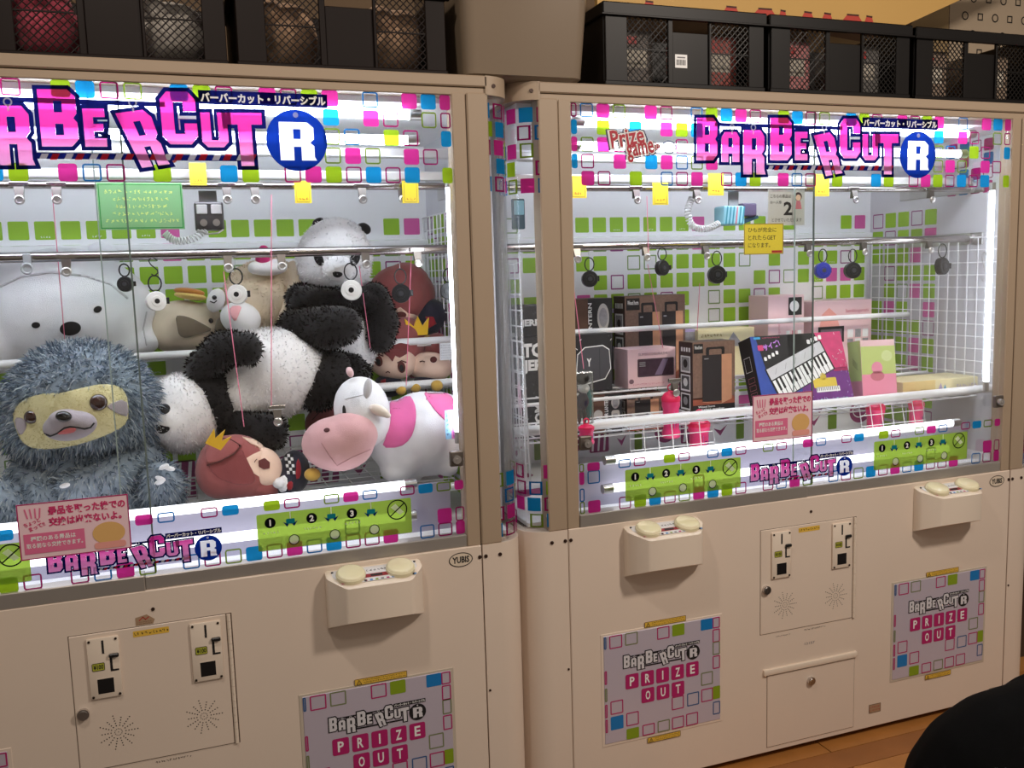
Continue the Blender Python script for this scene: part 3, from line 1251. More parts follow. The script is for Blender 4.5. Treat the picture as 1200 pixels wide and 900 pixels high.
pr.rect(-.045, .683, .03, .697, yel, 1, .002)
pr.scribble(-.043, .685, .028, .695, blk, 2, 1, 8)
pr.build('notice_label', cdr, lambda x, z, o: (x, -.0026-o, z))
pr = Pr()
pr.scribble(-.12, .375, -.07, .381, blk, 1, 1, 4)
pr.scribble(-.02, .378, .06, .386, blk, 1, 1, 5)
pr.build('door_notice', MA, lambda x, z, o: (x, -.0003-o, z))['kind'] = 'stuff'
pr = Pr()
pr.text('12157', -.018, .335, .018, .342, greyp, 1)
pr.build('serial_number', MA, lambda x, z, o: (x, -.0003-o, z))
# maker's red-and-grey plate above the door
pr = Pr()
pr.poly([(-.038, .708), (-.002, .708), (.002, .718), (-.014, .731), (-.038, .726)], M('taupe_label', (170, 140, 112), .5), 1)
pr.line([(-.03, .719), (-.022, .726), (-.017, .720), (-.010, .725)], .002, M('red_print', (176, 40, 36), .5), 2)
pr.scribble(-.034, .709, -.004, .717, brownp, 2, 2, 3)
pr.build('maker_plate', MA, lambda x, z, o: (x, -.0003-o, z))
# ---- storage door below
sd = G().rbox(-.150, -.0025, .040, .165, .004, .262, .0015, 1).build('storage_door', cream, MA)
G().box(-.1512, -.0005, .0388, .1662, .001, .2632).build('door_gap', M('brown_gap', (0, 0, 0)), sd)
G().rbox(-.165, -.008, .2655, .172, .002, .284, .003, 2).build('drip_rail', cream2, sd, smooth=True)
G().cyl((.002, -.0025, .222), (.002, -.012, .222), .012, 20).cyl((.002, -.012, .222), (.002, -.0135, .222), .008, 16).box(.0005, -.015, .2135, .0035, -.0125, .2305).build('door_lock', chrome, sd, smooth=True)
# ---- control boxes, prize doors
for s in (-1, 1):
    sx = lambda x, s=s: x*s
    cb0, cb1 = (.3815, .6125) if s > 0 else (-.6125, -.3815)
    tp = [(cb0, 0), (cb0, -.024), (cb0+.004, -.032), (cb0+.034, -.072), (cb0+.043, -.078), (cb1-.043, -.078), (cb1-.034, -.072), (cb1-.004, -.032), (cb1, -.024), (cb1, 0)]
    zt = lambda y: .773+y*.28
    zb = lambda y: .632-y*.42
    g = G()
    n = len(tp)
    vs = [(x, y, zt(y)-.004) for x, y in tp]+[(x, y, zb(y)) for x, y in tp]
    inn = [(x+(.006 if x < (cb0+cb1)/2 else -.006), y*.93, zt(y)) for x, y in tp]
    vs += inn
    g.add(vs, [(i, i+1, n+i+1, n+i) for i in range(n-1)]+[tuple(range(n, 2*n))]+[(i, 2*n+i, 2*n+i+1, i+1) for i in range(n-1)]+[tuple(range(2*n, 3*n))[::-1]])
    cb = g.build('control_box', cream2, MA, smooth=True, angle=35)
    cm = (cb0+cb1)/2
    tops = lambda x, y, o: (x, y, zt(y)+.0004+o)
    pr = Pr()
    pr.poly([(cb0+.014, -.006), (cb0+.014, -.030), (cb0+.038, -.064), (cb1-.038, -.064), (cb1-.014, -.030), (cb1-.014, -.006)], M('white_decal', (222, 220, 222), .4), 1)
    pr.rect(cm-.030, -.050, cm+.030, -.036, M('red_decal', (150, 40, 50), .5), 2, .003)
    pr.rect(cm-.014, -.047, cm+.014, -.039, blk, 3)
    for i in range(14):
        a = cb0+.03+i*.0132
        pr.rect(a, -.0625, a+.007, -.057, [P_M, P_B, P_G, greyp][i % 4], 2, .001)
    pr.scribble(cm-.030, -.028, cm+.030, -.016, blk, 2, 1, 9)
    pr.build('control_decal', cb, tops)
    for bx, nm in ((cb0+.056, 1), (cb1-.056, 2)):
        z = zt(-.033)
        G().lathe([(.035, 0), (.035, .007), (.0345, .009), (.0338, .0095), (.0335, .0095), (.0315, .0135), (.028, .0148), (0, .0152)], (bx, -.035, z-.001), (0, -.28, 1), 32).build('push_button', ivory, cb, smooth=True, angle=50)
    for a, b in ((cb0+.016, -.012), (cb1-.016, -.012), (cm-.03, -.060), (cb1-.03, -.058)):
        G().cyl((a, b, zt(b)-.001), (a, b, zt(b)+.0025), .003, 10).build('screw', blackp, cb)
    q0, q1, qz1, qz0 = (.3118, .6795, .4735, .1635) if s > 0 else (-.6795, -.3118, .4735, .1635)
    pd = G().rbox(q0, -.003, qz0, q1, .004, qz1, .0015, 1).build('prize_door', doorm, MA)
    G().rbox(q0-.008, -.0015, qz0-.008, q1+.008, .002, qz1+.006, .001, 1).build('door_rim', doorrim if s > 0 else cream, pd)
    # print measured on the left door of the right machine
    pr = Pr()
    w, h_ = q1-q0, qz1-qz0
    sq = {'M': P_M, 'B': P_B, 'G': P_G, 'm': P_M, 'b': M('blue_line_print', (50, 90, 140), .45), 'g': M('olive_line_print', (120, 128, 88), .45)}
    for code, cx, cy in (('m', .10, .94), ('g', .23, .945), ('m', .50, .945), ('G', .63, .95), ('B', .88, .955), ('m', .985, .955), ('m', .985, .82), ('g', .985, .70), ('m', .985, .565),
                         ('g', .88, .425), ('b', -.03, .945), ('m', -.03, .62), ('g', -.03, .46), ('m', -.03, .31), ('m', .10, .33), ('B', .10, .185), ('m', .23, .19), ('m', -.03, .17), ('m', .62, .25), ('b', .755, .255), ('m', .88, .265), ('G', .985, .27),
                         ('G', .23, .04), ('m', .365, .045), ('g', .495, .05), ('m', .62, .055), ('m', .745, .06), ('b', .985, .12), ('m', .23, 1.06), ('m', .37, 1.05)):
        a, b = q0+cx*w, qz0+cy*h_
        A, B, C, D_ = max(a-.0195, q0+.001), max(b-.0195, qz0+.001), min(a+.0195, q1-.001), min(b+.0195, qz1-.001)
        if C-A < .006 or D_-B < .006:
            continue
        if code.isupper():
            pr.rect(A, B, C, D_, sq[code], 1, .003)
        else:
            pr.frame(A, B, C, D_, .0032, sq[code], 1, .003)
    logo(pr, (q0+.155*w, qz0+.635*h_, q0+.155*w+.655*w, qz0+.635*h_+.655*w/LASP*1.08), M('pale_silver_print', (214, 212, 218), .35), blk, blk, M('pale_silver_print', (0, 0, 0)), blk, wht, 2)
    for t, y0, xs in (('PRIZE', .475, .175), ('OUT', .315, .307)):
        for i, ch in enumerate(t):
            a = q0+(xs+i*.130)*w
            b = qz0+y0*h_
            pr.rect(a, b, a+.0405, b+.0425, P_M, 2, .005)
            bx, k = a+.0202, .0075
            pr.text(ch, bx-(.002 if ch == 'I' else .0075), b+.008, bx+(.002 if ch == 'I' else .0075), b+.0345, wht, 3, bold=.025)
    pr.build('door_print', pd, lambda x, z, o: (x, -.0031-o, z))
    for cx, cz, wd_ in ((q0+.52*w, qz1+.012, .13), (q0+.50*w, qz0-.016, .105)):
        pr = Pr()
        pr.rect(cx-wd_/2, cz-.008, cx+wd_/2, cz+.008, yel, 1, .001)
        pr.frame(cx-wd_/2, cz-.008, cx+wd_/2, cz+.008, .001, blk, 2, .001)
        t0 = cx-wd_/2+.011
        pr.poly([(t0-.007, cz-.006), (t0+.007, cz-.006), (t0, cz+.006)], blk, 2)
        pr.poly([(t0-.0045, cz-.0046), (t0+.0045, cz-.0046), (t0, cz+.0036)], yel, 3)
        pr.line([(t0, cz-.003), (t0, cz+.001)], .0012, blk, 4)
        pr.scribble(t0+.011, cz-.006, cx+wd_/2-.004, cz+.006, blk, 2, 2, 3+s)
        pr.build('caution_label', MA, lambda x, z, o: (x, -.0022-o, z))
    for x_, z_ in ((.768, .755), (.784, .755), (.822, .755), (.783, .4)):
        G().cyl((x_*s, .001, z_), (x_*s, -.0022, z_), .0048 if z_ > .5 else .003, 12).build('panel_screw', M('brown_screw', (60, 40, 32), .45, .4), MA)
    for x_, z_ in ((.845, 1.907),):
        G().cyl((x_*s, .004, z_), (x_*s, -.0018+.003, z_), .005, 10).build('panel_screw', MATS['brown_screw'], MA)
G().cyl((0, .001, .7545-.0135), (0, -.0022, .7545-.0135), .004, 12).build('panel_screw', MATS['brown_screw'], MA)
# maker's badge
pr = Pr()
pr.disc(.718, .755, .031, M('badge_cream', (222, 206, 186), .4), 1, .0185)
pr.oring(.718, .755, .031, .0022, blk, 2, .0185)
pr.text('YUBIS', .696, .7465, .740, .7635, blk, 2, bold=.035)
pr.build('maker_badge', MA, lambda x, z, o: (x, -.0003-o, z))
for x_, z_, w_ in ((.225, .07, .045), (.715, .03, .07)):
    pr = Pr()
    pr.rect(x_, z_, x_+w_, z_+.028, M('taupe_label', (0, 0, 0)) if w_ < .05 else M('cream_label', (226, 210, 170), .5), 1, .001)
    pr.frame(x_, z_, x_+w_, z_+.028, .0012, brownp, 2, .001)
    pr.scribble(x_+.003, z_+.003, x_+w_-.003, z_+.024, M('red_print', (0, 0, 0)) if w_ < .05 else blk, 2, 2, 6)
    pr.build('safety_label', MA, lambda x, z, o: (x, -.0003-o, z))
# short feet
for s in (-1, 1):
    for y in (.1, .75):
        G().cyl((.8*s, y, 0.004), (.8*s, y, .03), .025, 14).build('foot', blackp, MA)

MB_ = copy_tree(MA)
MB_.location = (DX, DY, 0)
ORG[MB_.name] = Vector((0, 0, 0))
for ch in list(MB_.children):
    if ch.name.startswith('maker_plate'):
        bpy.data.objects.remove(ch)
tag(MB_, 'cream prize machine on the right with boxed speakers and a toy keyboard behind glass', 'prize machine')


def mpart(o, m):
    """world-built mesh becomes a part of machine m"""
    root = MB_ if m else MA
    o.parent = root
    if m:
        o.location = (-DX, -DY, 0)
    return o
# ------------------------------------------------------------------ wire goods
def wire_grid(name, label, cat, o, ax, ay, nx, ny, px_, py_, r=.002, rim=.003, parent=None, group=None):
    """flat welded wire panel: nx by ny meshes from corner o along unit axes ax, ay; wires are parts"""
    o, ax, ay = Vector(o), Vector(ax).normalized(), Vector(ay).normalized()
    w, h = nx*px_, ny*py_
    root = thing(name, label, cat, o, group)
    nrm = ax.cross(ay).normalized()
    G().tube([o, o+ax*w, o+ax*w+ay*h, o+ay*h], rim, 6, True).build('frame_wire', whitep, root, smooth=True)
    a = None
    for i in range(1, nx):
        if a is None:
            a = G().cyl(o, o+ay*h, r, 6).build('wire', whitep, root, smooth=True)
            a.location = ax*(i*px_)
        else:
            b = a.copy()
            COL.objects.link(b)
            b.location = ax*(i*px_)
    a = None
    for i in range(1, ny):
        if a is None:
            a = G().cyl(o, o+ax*w, r, 6).build('wire', whitep, root, smooth=True)
            a.location = ay*(i*py_)+nrm*r*1.6
        else:
            b = a.copy()
            COL.objects.link(b)
            b.location = ay*(i*py_)+nrm*r*1.6
    return root


def rod(m, x0, x1, y, z, r=.0125):
    return mpart(G().cyl((x0, y, z), (x1, y, z), r, 16).build('support_rod', whitep, None, smooth=True), m)


L0, L1 = -.866, .866
rod(0, L0, L1, .47, 1.272, .0105)
rod(0, .30, L1, .42, 1.152, .011)
rod(0, L0, L1, .16, .905, .006)
rod(1, DX+L0, DX+L1, DY+.155, 1.028, .0135)
rod(1, DX+L0, DX+L1, DY+.55, 1.265, .009)
rod(1, DX+L0, DX+L1, DY+.45, 1.055, .006)
wire_grid('wire_shelf', 'white wire shelf under the back row of plush toys', 'wire shelf', (-.84, .485, 1.258), (1, 0, 0), (0, 1, 0), 24, 4, .068, .062)
wire_grid('wire_shelf', 'short white wire shelf carrying the red-haired doll plushes', 'wire shelf', (.44, .435, 1.138), (1, 0, 0), (0, 1, 0), 6, 4, .068, .062)
wire_grid('wire_shelf', 'low white wire shelf under the sloth and the cow plush', 'wire shelf', (-.84, .17, .893), (1, 0, 0), (0, 1, 0), 24, 8, .068, .062)
wire_grid('wire_shelf', 'small white wire shelf under the reclining panda plush', 'wire shelf', (.17, .27, .985), (1, 0, 0), (0, 1, 0), 6, 4, .06, .06)
wire_grid('wire_shelf', 'white wire shelf under the keyboard box and speaker boxes', 'wire shelf', (DX-.84, DY+.20, .998), (1, 0, 0), (0, 1, 0), 28, 4, .06, .06)
wire_grid('wire_shelf', 'raised white wire shelf under the back row of boxes', 'wire shelf', (DX-.84, DY+.47, 1.072), (1, 0, 0), (0, 1, 0), 28, 4, .06, .065)
wire_grid('wire_shelf', 'lowest white wire shelf holding half hidden boxes behind the pink bottles', 'wire shelf', (DX-.84, DY+.47, .93), (1, 0, 0), (0, 1, 0), 28, 4, .06, .065)
# tall grid screens along the side walls
wire_grid('grid_screen', 'tall white wire grid screen beside the cow plush in left machine', 'wire grid', (.852, .12, .93), (0, 1, 0), (0, 0, 1), 15, 17, .042, .042)
wire_grid('grid_screen', 'tall white wire grid screen left of the black comic speaker boxes', 'wire grid', (DX-.855, DY+.09, .90), (0, 1, 0), (0, 0, 1), 14, 14, .042, .042)
wire_grid('grid_screen', 'shorter white wire grid screen leaning inside the left screen of right machine', 'wire grid', (DX-.832, DY+.12, .90), (0, 1, .0), (-.03, 0, 1), 8, 9, .042, .042)
wire_grid('grid_screen', 'wide white wire grid screen on the right wall of right machine', 'wire grid', (DX+.852, DY+.10, 1.03), (0, 1, 0), (0, 0, 1), 15, 12, .042, .042)
# grids that hang under the front rod of the right machine
for u0, u1, v0, v1, lb in ((738, 836, 484, 528, 'white wire grid flap hanging under the rod by the two pink bottles'), (1008, 1082, 466, 505, 'white wire grid flap hanging under the rod below the flat yellow box')):
    a, b = at(u0, v0, DY+.15), at(u1, v0, DY+.15)
    wd_ = b.x-a.x
    n = max(3, round(wd_/.045))
    wire_grid('grid_flap', lb, 'wire grid', (a.x, DY+.155, 1.012), (1, 0, 0), (-.12, -.35, -.93), n, 3, wd_/n, .034, .0014, .0018)

# ------------------------------------------------------------------ plush materials
def cloth(name, rgb, var=.06):
    return M(name, rgb, .95, var=var, scale=60, bump=.25, bscale=450, sheen=.25, spec=.2)


f_white = cloth('white_plush', (238, 238, 242))
f_sloth = [cloth('sloth_fur_blue_grey', (142, 155, 168)), cloth('sloth_fur_pale', (190, 198, 204)), cloth('sloth_fur_dark', (102, 116, 132))]
f_face = cloth('pale_yellow_plush', (226, 218, 172))
f_muz = cloth('mauve_grey_plush', (170, 160, 166))
f_black = [cloth('black_plush', (30, 27, 28)), cloth('black_plush_soft', (48, 43, 42))]
f_whites = [cloth('white_pile', (240, 238, 238)), cloth('white_pile_b', (226, 224, 226))]
f_beige = cloth('beige_plush', (214, 198, 176))
f_cream = cloth('cream_plush', (230, 212, 186))
f_brown = cloth('grey_brown_plush', (120, 108, 92))
f_pink = cloth('bright_pink_plush', (232, 112, 170))
f_muzp = cloth('dusty_pink_plush', (214, 166, 168))
f_hair = cloth('rose_brown_plush', (156, 86, 84))
f_hair2 = cloth('dark_rose_plush', (132, 66, 66))
f_skin = cloth('skin_plush', (240, 206, 184))
f_gold = cloth('gold_felt', (236, 186, 50))
f_navy = cloth('navy_felt', (44, 44, 58))
f_red = cloth('red_felt', (150, 40, 50))
gloss_b = M('glossy_black_bead', (18, 12, 12), .12, coat=.5)
stitch = M('black_stitch', (26, 22, 22), .7)
brown_st = M('brown_stitch', (90, 40, 36), .7)
eye_br = M('brown_glass_eye', (52, 24, 18), .08, coat=1.)


def Z5(l, ox, oy, k=5.):
    return [(ox+x/k, oy+y/k) for x, y in l]


# ---- big white bear cushion, back row
p = at(70, 425, .58)
t = thing('plush_bear', 'big white bear cushion with small black eyes and nose, behind the sloth', 'plush toy', (p.x, .58, 1.262))
hd = blob('head', [E(72, 366, .60, 110, 72, 70), E(84, 398, .60, 106, 34, 52), E(-10, 390, .6, 60, 50, 45), E(70, 342, .60, 94, 50, 62), E(76, 328, .60, 72, 38, 52)], f_white, t, .009, 10)
blob('ear', [E(122, 298, .60, 20, 13, 13, -24)], f_white, t, .006, 4)
blob('ear', [E(-2, 325, .58, 24, 14, 14, 30)], f_white, t, .006, 4)
bv = tree_of([hd])
patch('eye', bv, oval(42, 381, 5, 3.6), stitch, t, .0025, 1.5, 0)
patch('eye', bv, oval(114.5, 362.5, 5, 3.8, 20), stitch, t, .0025, 1.5, 0)
patch('nose', bv, oval(82.5, 385, 12.5, 8.2, 6), stitch, t, .003, 1.5, 0)
patch('hood_seam', bv, strip([(0, 336), (25, 324), (60, 319), (100, 323), (130, 333), (150, 350)], 2.6), M('grey_seam', (206, 204, 208), .9), t, .0018, 2, 0)
patch('cheek_seam', bv, strip([(172, 365), (168, 385), (172, 405)], 1.6), MATS['grey_seam'], t, .0015, 2, 0)

# ---- sloth, front row
p = at(100, 600, .30)
t = thing('plush_sloth', 'shaggy blue grey sloth plush with pale yellow face, hugging itself', 'plush toy', (p.x, .30, .90))
sy = .30
hd = blob('head', [E(96, 474, sy, 88, 66, 66), E(96, 455, sy+.01, 74, 54, 58), E(60, 500, sy, 55, 42, 50), E(140, 492, sy, 46, 44, 48)], f_sloth[0], t, .006, 10)
bd = blob('body', [E(100, 585, sy+.03, 84, 62, 60), E(100, 545, sy+.03, 74, 50, 55), E(98, 630, sy+.05, 90, 40, 58)], f_sloth[0], t, .008, 10)
a1 = blob('arm', chain([(165, 535, sy-.02, 24), (130, 560, sy-.08, 25), (95, 572, sy-.10, 22), (80, 572, sy-.10, 15)]), f_sloth[0], t, .007, 6)
a2 = blob('arm', chain([(32, 555, sy-.01, 22), (48, 580, sy-.06, 24), (70, 590, sy-.08, 20)]), f_sloth[0], t, .007, 6)
l1 = blob('leg', chain([(180, 590, sy, 30), (188, 570, sy-.07, 27), (186, 562, sy-.09, 22)]), f_sloth[0], t, .007, 6)
l2 = blob('leg', chain([(20, 605, sy, 32), (12, 588, sy-.06, 26)]), f_sloth[0], t, .007, 6)
bv = tree_of([hd])
face = Z5([(80, 345), (105, 270), (180, 225), (280, 205), (350, 208), (460, 180), (600, 150), (700, 165), (740, 215), (750, 290), (745, 370), (680, 420), (560, 470), (440, 505), (330, 525), (200, 525), (135, 490), (100, 420)], 0, 420)
fpz = patch('face', bv, face, f_face, t, .010, 2.5, 1, .016)
sn = blob('snout', [E(82, 499, .135, 32, 18, 18, 8), E(78, 492, .135, 20, 13, 20)], f_muz, t, .004, 5)
tf = tree_of([fpz, sn])
ep = patch('eye_patch', tf, Z5([(622, 275), (740, 230), (757, 345), (690, 325), (640, 295)], 0, 420), f_muz, fpz, .0025, 2, 1)
patch('eye_patch', tf, Z5([(85, 345), (140, 350), (160, 400), (120, 460), (95, 410)], 0, 420), f_muz, fpz, .0025, 2, 1)
button('eye', tf, 115.5, 471.5, 10, eye_br, t, .6)
button('eye', tf, 36, 489, 8, eye_br, t, .6, 8)
button('nose', sn, 74.5, 488, 9, gloss_b, t, .5, 6.5)
patch('mouth', sn, strip(Z5([(255, 440), (295, 456), (335, 440), (375, 408), (410, 400), (450, 404), (495, 413), (530, 405), (552, 378)], 0, 420), 1.7), stitch, sn, .002, 1.5, 0)
patch('tongue', sn, Z5([(330, 446), (360, 425), (400, 408), (450, 408), (440, 430), (400, 442)], 0, 420), M('tongue_pink', (206, 110, 112), .8), sn, .0025, 1.5, 1)
for u, v, a in ((76, 569, 15), (192, 547, 25), (199, 549, -10), (188, 561, -20), (187, 565, 20)):
    blob('claw', [E(u, v, sy-.145, 7, 3.2, 3, a)], f_white, t, .0025, 2)
fs_ = smooth_poly(face, 1)
fur('fur', [hd], f_sloth, t, 9000, .023, .0034, .45, [fs_], 3)
fur('fur', [bd, a1, a2, l1, l2], f_sloth, t, 12000, .021, .0034, .6, (), 4)
fur('face_pile', [fpz], [f_face, cloth('yellow_pile', (206, 196, 140))], t, 3500, .009, .0026, .4, [Z5([(250, 440), (300, 300), (420, 285), (570, 340), (560, 440), (380, 500)], 0, 420), oval(115, 471, 11, 11), oval(36, 489, 9, 9)], 5)

# ---- reclining panda
py = .37
p = at(300, 500, py)
t = thing('plush_panda', 'panda plush lying on its side with head towards the sloth', 'plush toy', (p.x, py, 1.0))
hd = blob('head', [E(214, 484, py-.03, 47, 47, 44), E(206, 492, py-.05, 34, 32, 40)], f_whites[0], t, .006, 8)
bd = blob('belly', [E(312, 440, py, 62, 56, 50, 12), E(336, 430, py, 47, 50, 48, 15), E(290, 460, py, 36, 40, 44)], f_whites[0], t, .007, 8, .006)
sh = blob('shoulder', [E(262, 465, py, 25, 50, 49, 15), E(250, 448, py, 24, 34, 42, 10)], f_black[0], t, .006, 6)
b1 = blob('arm', chain([(238, 432, py-.05, 20), (262, 408, py-.10, 21), (288, 408, py-.13, 19), (290, 412, py-.13, 17)]), f_black[0], t, .006, 5)
b2 = blob('arm', chain([(268, 490, py-.03, 22), (295, 503, py-.08, 21), (314, 507, py-.10, 23)]), f_black[0], t, .006, 5)
b3 = blob('leg', chain([(350, 385, py, 25), (385, 384, py-.06, 27), (402, 380, py-.09, 22)]), f_black[0], t, .006, 5)
b4 = blob('leg', chain([(372, 452, py-.02, 30), (388, 447, py-.05, 26), (392, 430, py-.04, 20)]), f_black[0], t, .006, 5)
bv = tree_of([hd])
button('nose', bv, 192.6, 479.6, 6.8, M('nose_felt', (36, 34, 36), .8), t, .45)
patch('eye_patch', bv, Z5([(62, 378), (100, 395), (148, 402), (140, 425), (100, 445), (70, 430)], 170, 420), f_black[0], t, .003, 1.5, 1)
button('eye', bv, 190, 503, 2.2, gloss_b, t, .6)
fur('fur', [hd, bd], f_whites, t, 9000, .009, .0026, .2, (), 7)
fur('fur', [sh, b1, b2, b3, b4], f_black, t, 9000, .010, .0028, .2, (), 8)

# ---- sitting panda
py = .45
p = at(395, 440, py)
t = thing('plush_panda', 'panda plush sitting upright behind the chrome rail', 'plush toy', (p.x, py, 1.15))
hd = blob('head', [E(392, 302, py, 45, 43, 40), E(392, 315, py, 43, 34, 40), E(394, 285, py, 36, 30, 36)], f_whites[0], t, .006, 8)
mz = blob('muzzle', [E(397, 315, py-.12, 20, 16, 12)], f_whites[0], t, .004, 4)
for u, v, a in ((374, 262, 25), (426.5, 268, -25)):
    blob('ear', [E(u, v, py, 9, 7, 6, a)], f_black[0], t, .004, 3)
bd = blob('belly', [E(398, 400, py+.01, 46, 52, 42)], f_whites[0], t, .007, 6)
sh = blob('shoulder', [E(392, 352, py-.01, 54, 17, 44), E(356, 362, py-.02, 17, 30, 34), E(440, 360, py-.01, 18, 28, 38)], f_black[0], t, .006, 5)
b1 = blob('arm', chain([(438, 350, py-.04, 19), (448, 378, py-.06, 20), (446, 398, py-.08, 16)]), f_black[0], t, .006, 5)
b2 = blob('arm', chain([(352, 350, py-.03, 18), (372, 350, py-.10, 14), (400, 352, py-.11, 13)]), f_black[0], t, .006, 5)
b3 = blob('leg', chain([(414, 434, py-.02, 22), (408, 432, py-.08, 20)]), f_black[0], t, .006, 5)
b4 = blob('leg', chain([(365, 430, py, 22), (358, 430, py-.03, 20)]), f_black[0], t, .006, 5)
bv = tree_of([hd, mz])
patch('eye_patch', bv, oval(373.5, 303, 5, 9, 25), f_black[0], t, .003, 1.5, 0)
patch('eye_patch', bv, oval(416, 303, 5.5, 9, -20), f_black[0], t, .003, 1.5, 0)
patch('nose', tree_of([mz]), Z5([(325, 425), (385, 430), (392, 450), (360, 468), (330, 455)], 330, 240, 5.4545), M('nose_felt', (0, 0, 0)), mz, .003, 1.2, 1)
fur('fur', [hd, mz, bd], f_whites, t, 6000, .007, .0026, .2, (), 9)
fur('fur', [sh, b1, b2, b3, b4], f_black, t, 8000, .009, .0028, .3, (), 10)

# ---- beige animal with a pancake
py = .56
p = at(214, 412, py)
t = thing('plush_cat', 'beige plush animal with grey-brown ear and a pancake on its side', 'plush toy', (p.x, py, 1.268))
hd = blob('head', [E(214, 382, py, 41, 31, 34), E(200, 386, py, 26, 27, 30), E(235, 380, py, 27, 26, 30)], f_beige, t, .006, 8)
patch('ear', hd, Z5([(230, 505), (262, 500), (320, 515), (390, 550), (447, 582), (380, 600), (290, 630), (250, 615), (238, 560)], 160, 270), f_brown, t, .012, 2, 1, .018)
blob('muzzle', [E(262, 385, py-.04, 10, 15, 14)], f_brown, t, .005, 4)
button('eye', hd, 247, 376, 3, gloss_b, t, .6)
pk = blob('pancake', [E(223, 347, py-.03, 19, 4.5, 18, -6)], cloth('pancake_yellow', (232, 200, 120)), t, .004, 4)
blob('pancake_top', [E(222, 342, py-.03, 18.5, 4.5, 17, -6)], cloth('pancake_brown', (196, 130, 62)), t, .004, 4)

# ---- cream hooded animal
py = .55
p = at(300, 392, py)
t = thing('plush_mouse', 'cream hooded plush with white face and pink cheek, beside beige one', 'plush toy', (p.x, py, 1.268))
bd = blob('hood', [E(304, 350, py, 42, 44, 42, -15), E(318, 335, py, 30, 36, 38), E(296, 368, py, 32, 26, 36)], f_cream, t, .006, 8)
fc = blob('face', [E(282, 373, py-.085, 24, 20, 22, -15)], f_whites[0], t, .005, 5)
blob('snout', [E(253, 352, py-.07, 10, 15, 14, -20)], f_whites[0], t, .005, 4)
blob('hood_edge', chain([(343, 312, py-.03, 7), (346, 330, py-.06, 8), (341, 352, py-.085, 8), (331, 374, py-.09, 6)]), f_cream, t, .005, 4)
blob('ruffle', [E(314, 315, py-.10, 22, 8.5, 12, 2), E(300, 314, py-.10, 10, 8, 10), E(325, 312, py-.10, 12, 9, 12)], f_whites[0], t, .005, 4)
blob('bow', [E(308, 303, py-.10, 9, 7.5, 9), E(309, 292, py-.08, 6, 5, 6)], cloth('magenta_felt', (206, 50, 120)), t, .004, 4)
patch('cheek', fc, Z5([(545, 445), (620, 440), (600, 490), (580, 540), (550, 500)], 160, 270), cloth('blush_pink', (244, 178, 184)), fc, .003, 2, 1)
button('nose', tree_of([x for x in t.children if x.name.startswith('snout')]), 247, 341, 2.8, gloss_b, t, .6)
patch('mouth', tree_of([x for x in t.children if x.name.startswith('snout')]), strip([(246, 353), (251, 355), (254, 352)], 1.2), stitch, t, .002, 1, 0)
fur('fur', [bd], [f_cream, cloth('cream_pile', (216, 196, 168))], t, 4000, .006, .0024, .2, (), 12)

# ---- cow, front right
py = .27
p = at(470, 560, py)
t = thing('plush_cow', 'white cow plush with pink patches and big dusty pink muzzle', 'plush toy', (p.x, py, .90))
K = lambda l: Z5(l, 340, 400, 5.4545)
bd = blob('body', [E(492, 508, py, 62, 46, 46, 8), E(512, 500, py, 44, 42, 44), E(464, 510, py, 36, 42, 42), E(500, 488, py, 44, 30, 40, -4), E(470, 535, py-.03, 30, 24, 24), E(464, 552, py-.04, 20, 14, 16), E(522, 540, py-.03, 18, 17, 16), E(490, 545, py+.04, 40, 14, 16), E(480, 556, py+.06, 16, 12, 13), E(524, 550, py+.06, 14, 9, 12)], f_white, t, .006, 14)
hd = blob('head', [E(424, 480, py-.06, 33, 40, 34, 12), E(428, 492, py-.06, 30, 34, 34)], f_white, t, .005, 10)
mz = blob('muzzle', [E(396, 520, py-.10, 43, 33, 36, 0), E(408, 512, py-.10, 36, 30, 36, 20)], f_muzp, t, .005, 10)
bv = tree_of([bd])
patch('back_patch', bv, K([(635, 350), (700, 346), (760, 338), (795, 390), (806, 450), (800, 540), (770, 625), (700, 678), (585, 680), (618, 600), (640, 470)]), f_pink, t, .004, 2.5, 1, .008)
patch('rump_patch', bv, K([(845, 312), (950, 300), (1030, 345), (1085, 430), (1095, 520), (1050, 550), (970, 490), (900, 410)]), f_pink, t, .004, 2.5, 1, .008)
patch('eye', hd, oval(403.5, 483.5, 2.0, 8.5, 4), stitch, t, .003, 1, 0)
patch('nostril', mz, oval(383, 504, 3.6, 2.4, 10), M('dark_rose_stitch', (84, 40, 44), .8), mz, .0025, 1, 0)
patch('muzzle_seam', mz, strip(K([(200, 650), (250, 730), (300, 795), (400, 740), (515, 690)]), .9), M('rose_seam', (182, 136, 138), .9), mz, .0014, 2, 0)  # thin seam line in a slightly darker rose than the muzzle
patch('head_seam', hd, strip(K([(350, 370), (430, 350), (500, 335)]), .8), MATS['grey_seam'], hd, .0012, 2, 0)
blob('ear', [E(431, 455, py-.15, 5.5, 13, 4, -8)], cloth('pale_grey_plush', (206, 204, 208)), t, .0035, 3)
e2 = blob('ear', [E(444, 481, py-.14, 13, 6.5, 6, -22), E(453, 486, py-.14, 6, 4, 5, -20)], cloth('ear_cream', (240, 226, 214)), t, .0035, 3)
blob('horn', [E(410, 436, py-.08, 4.5, 7, 4.5, 20)], cloth('horn_pink', (222, 186, 190)), t, .0035, 3)
tl = blob('tail', chain([(538, 470, py, 3), (543, 480, py-.03, 2.5), (545, 492, py-.04, 4)]), f_white, t, .003, 2)
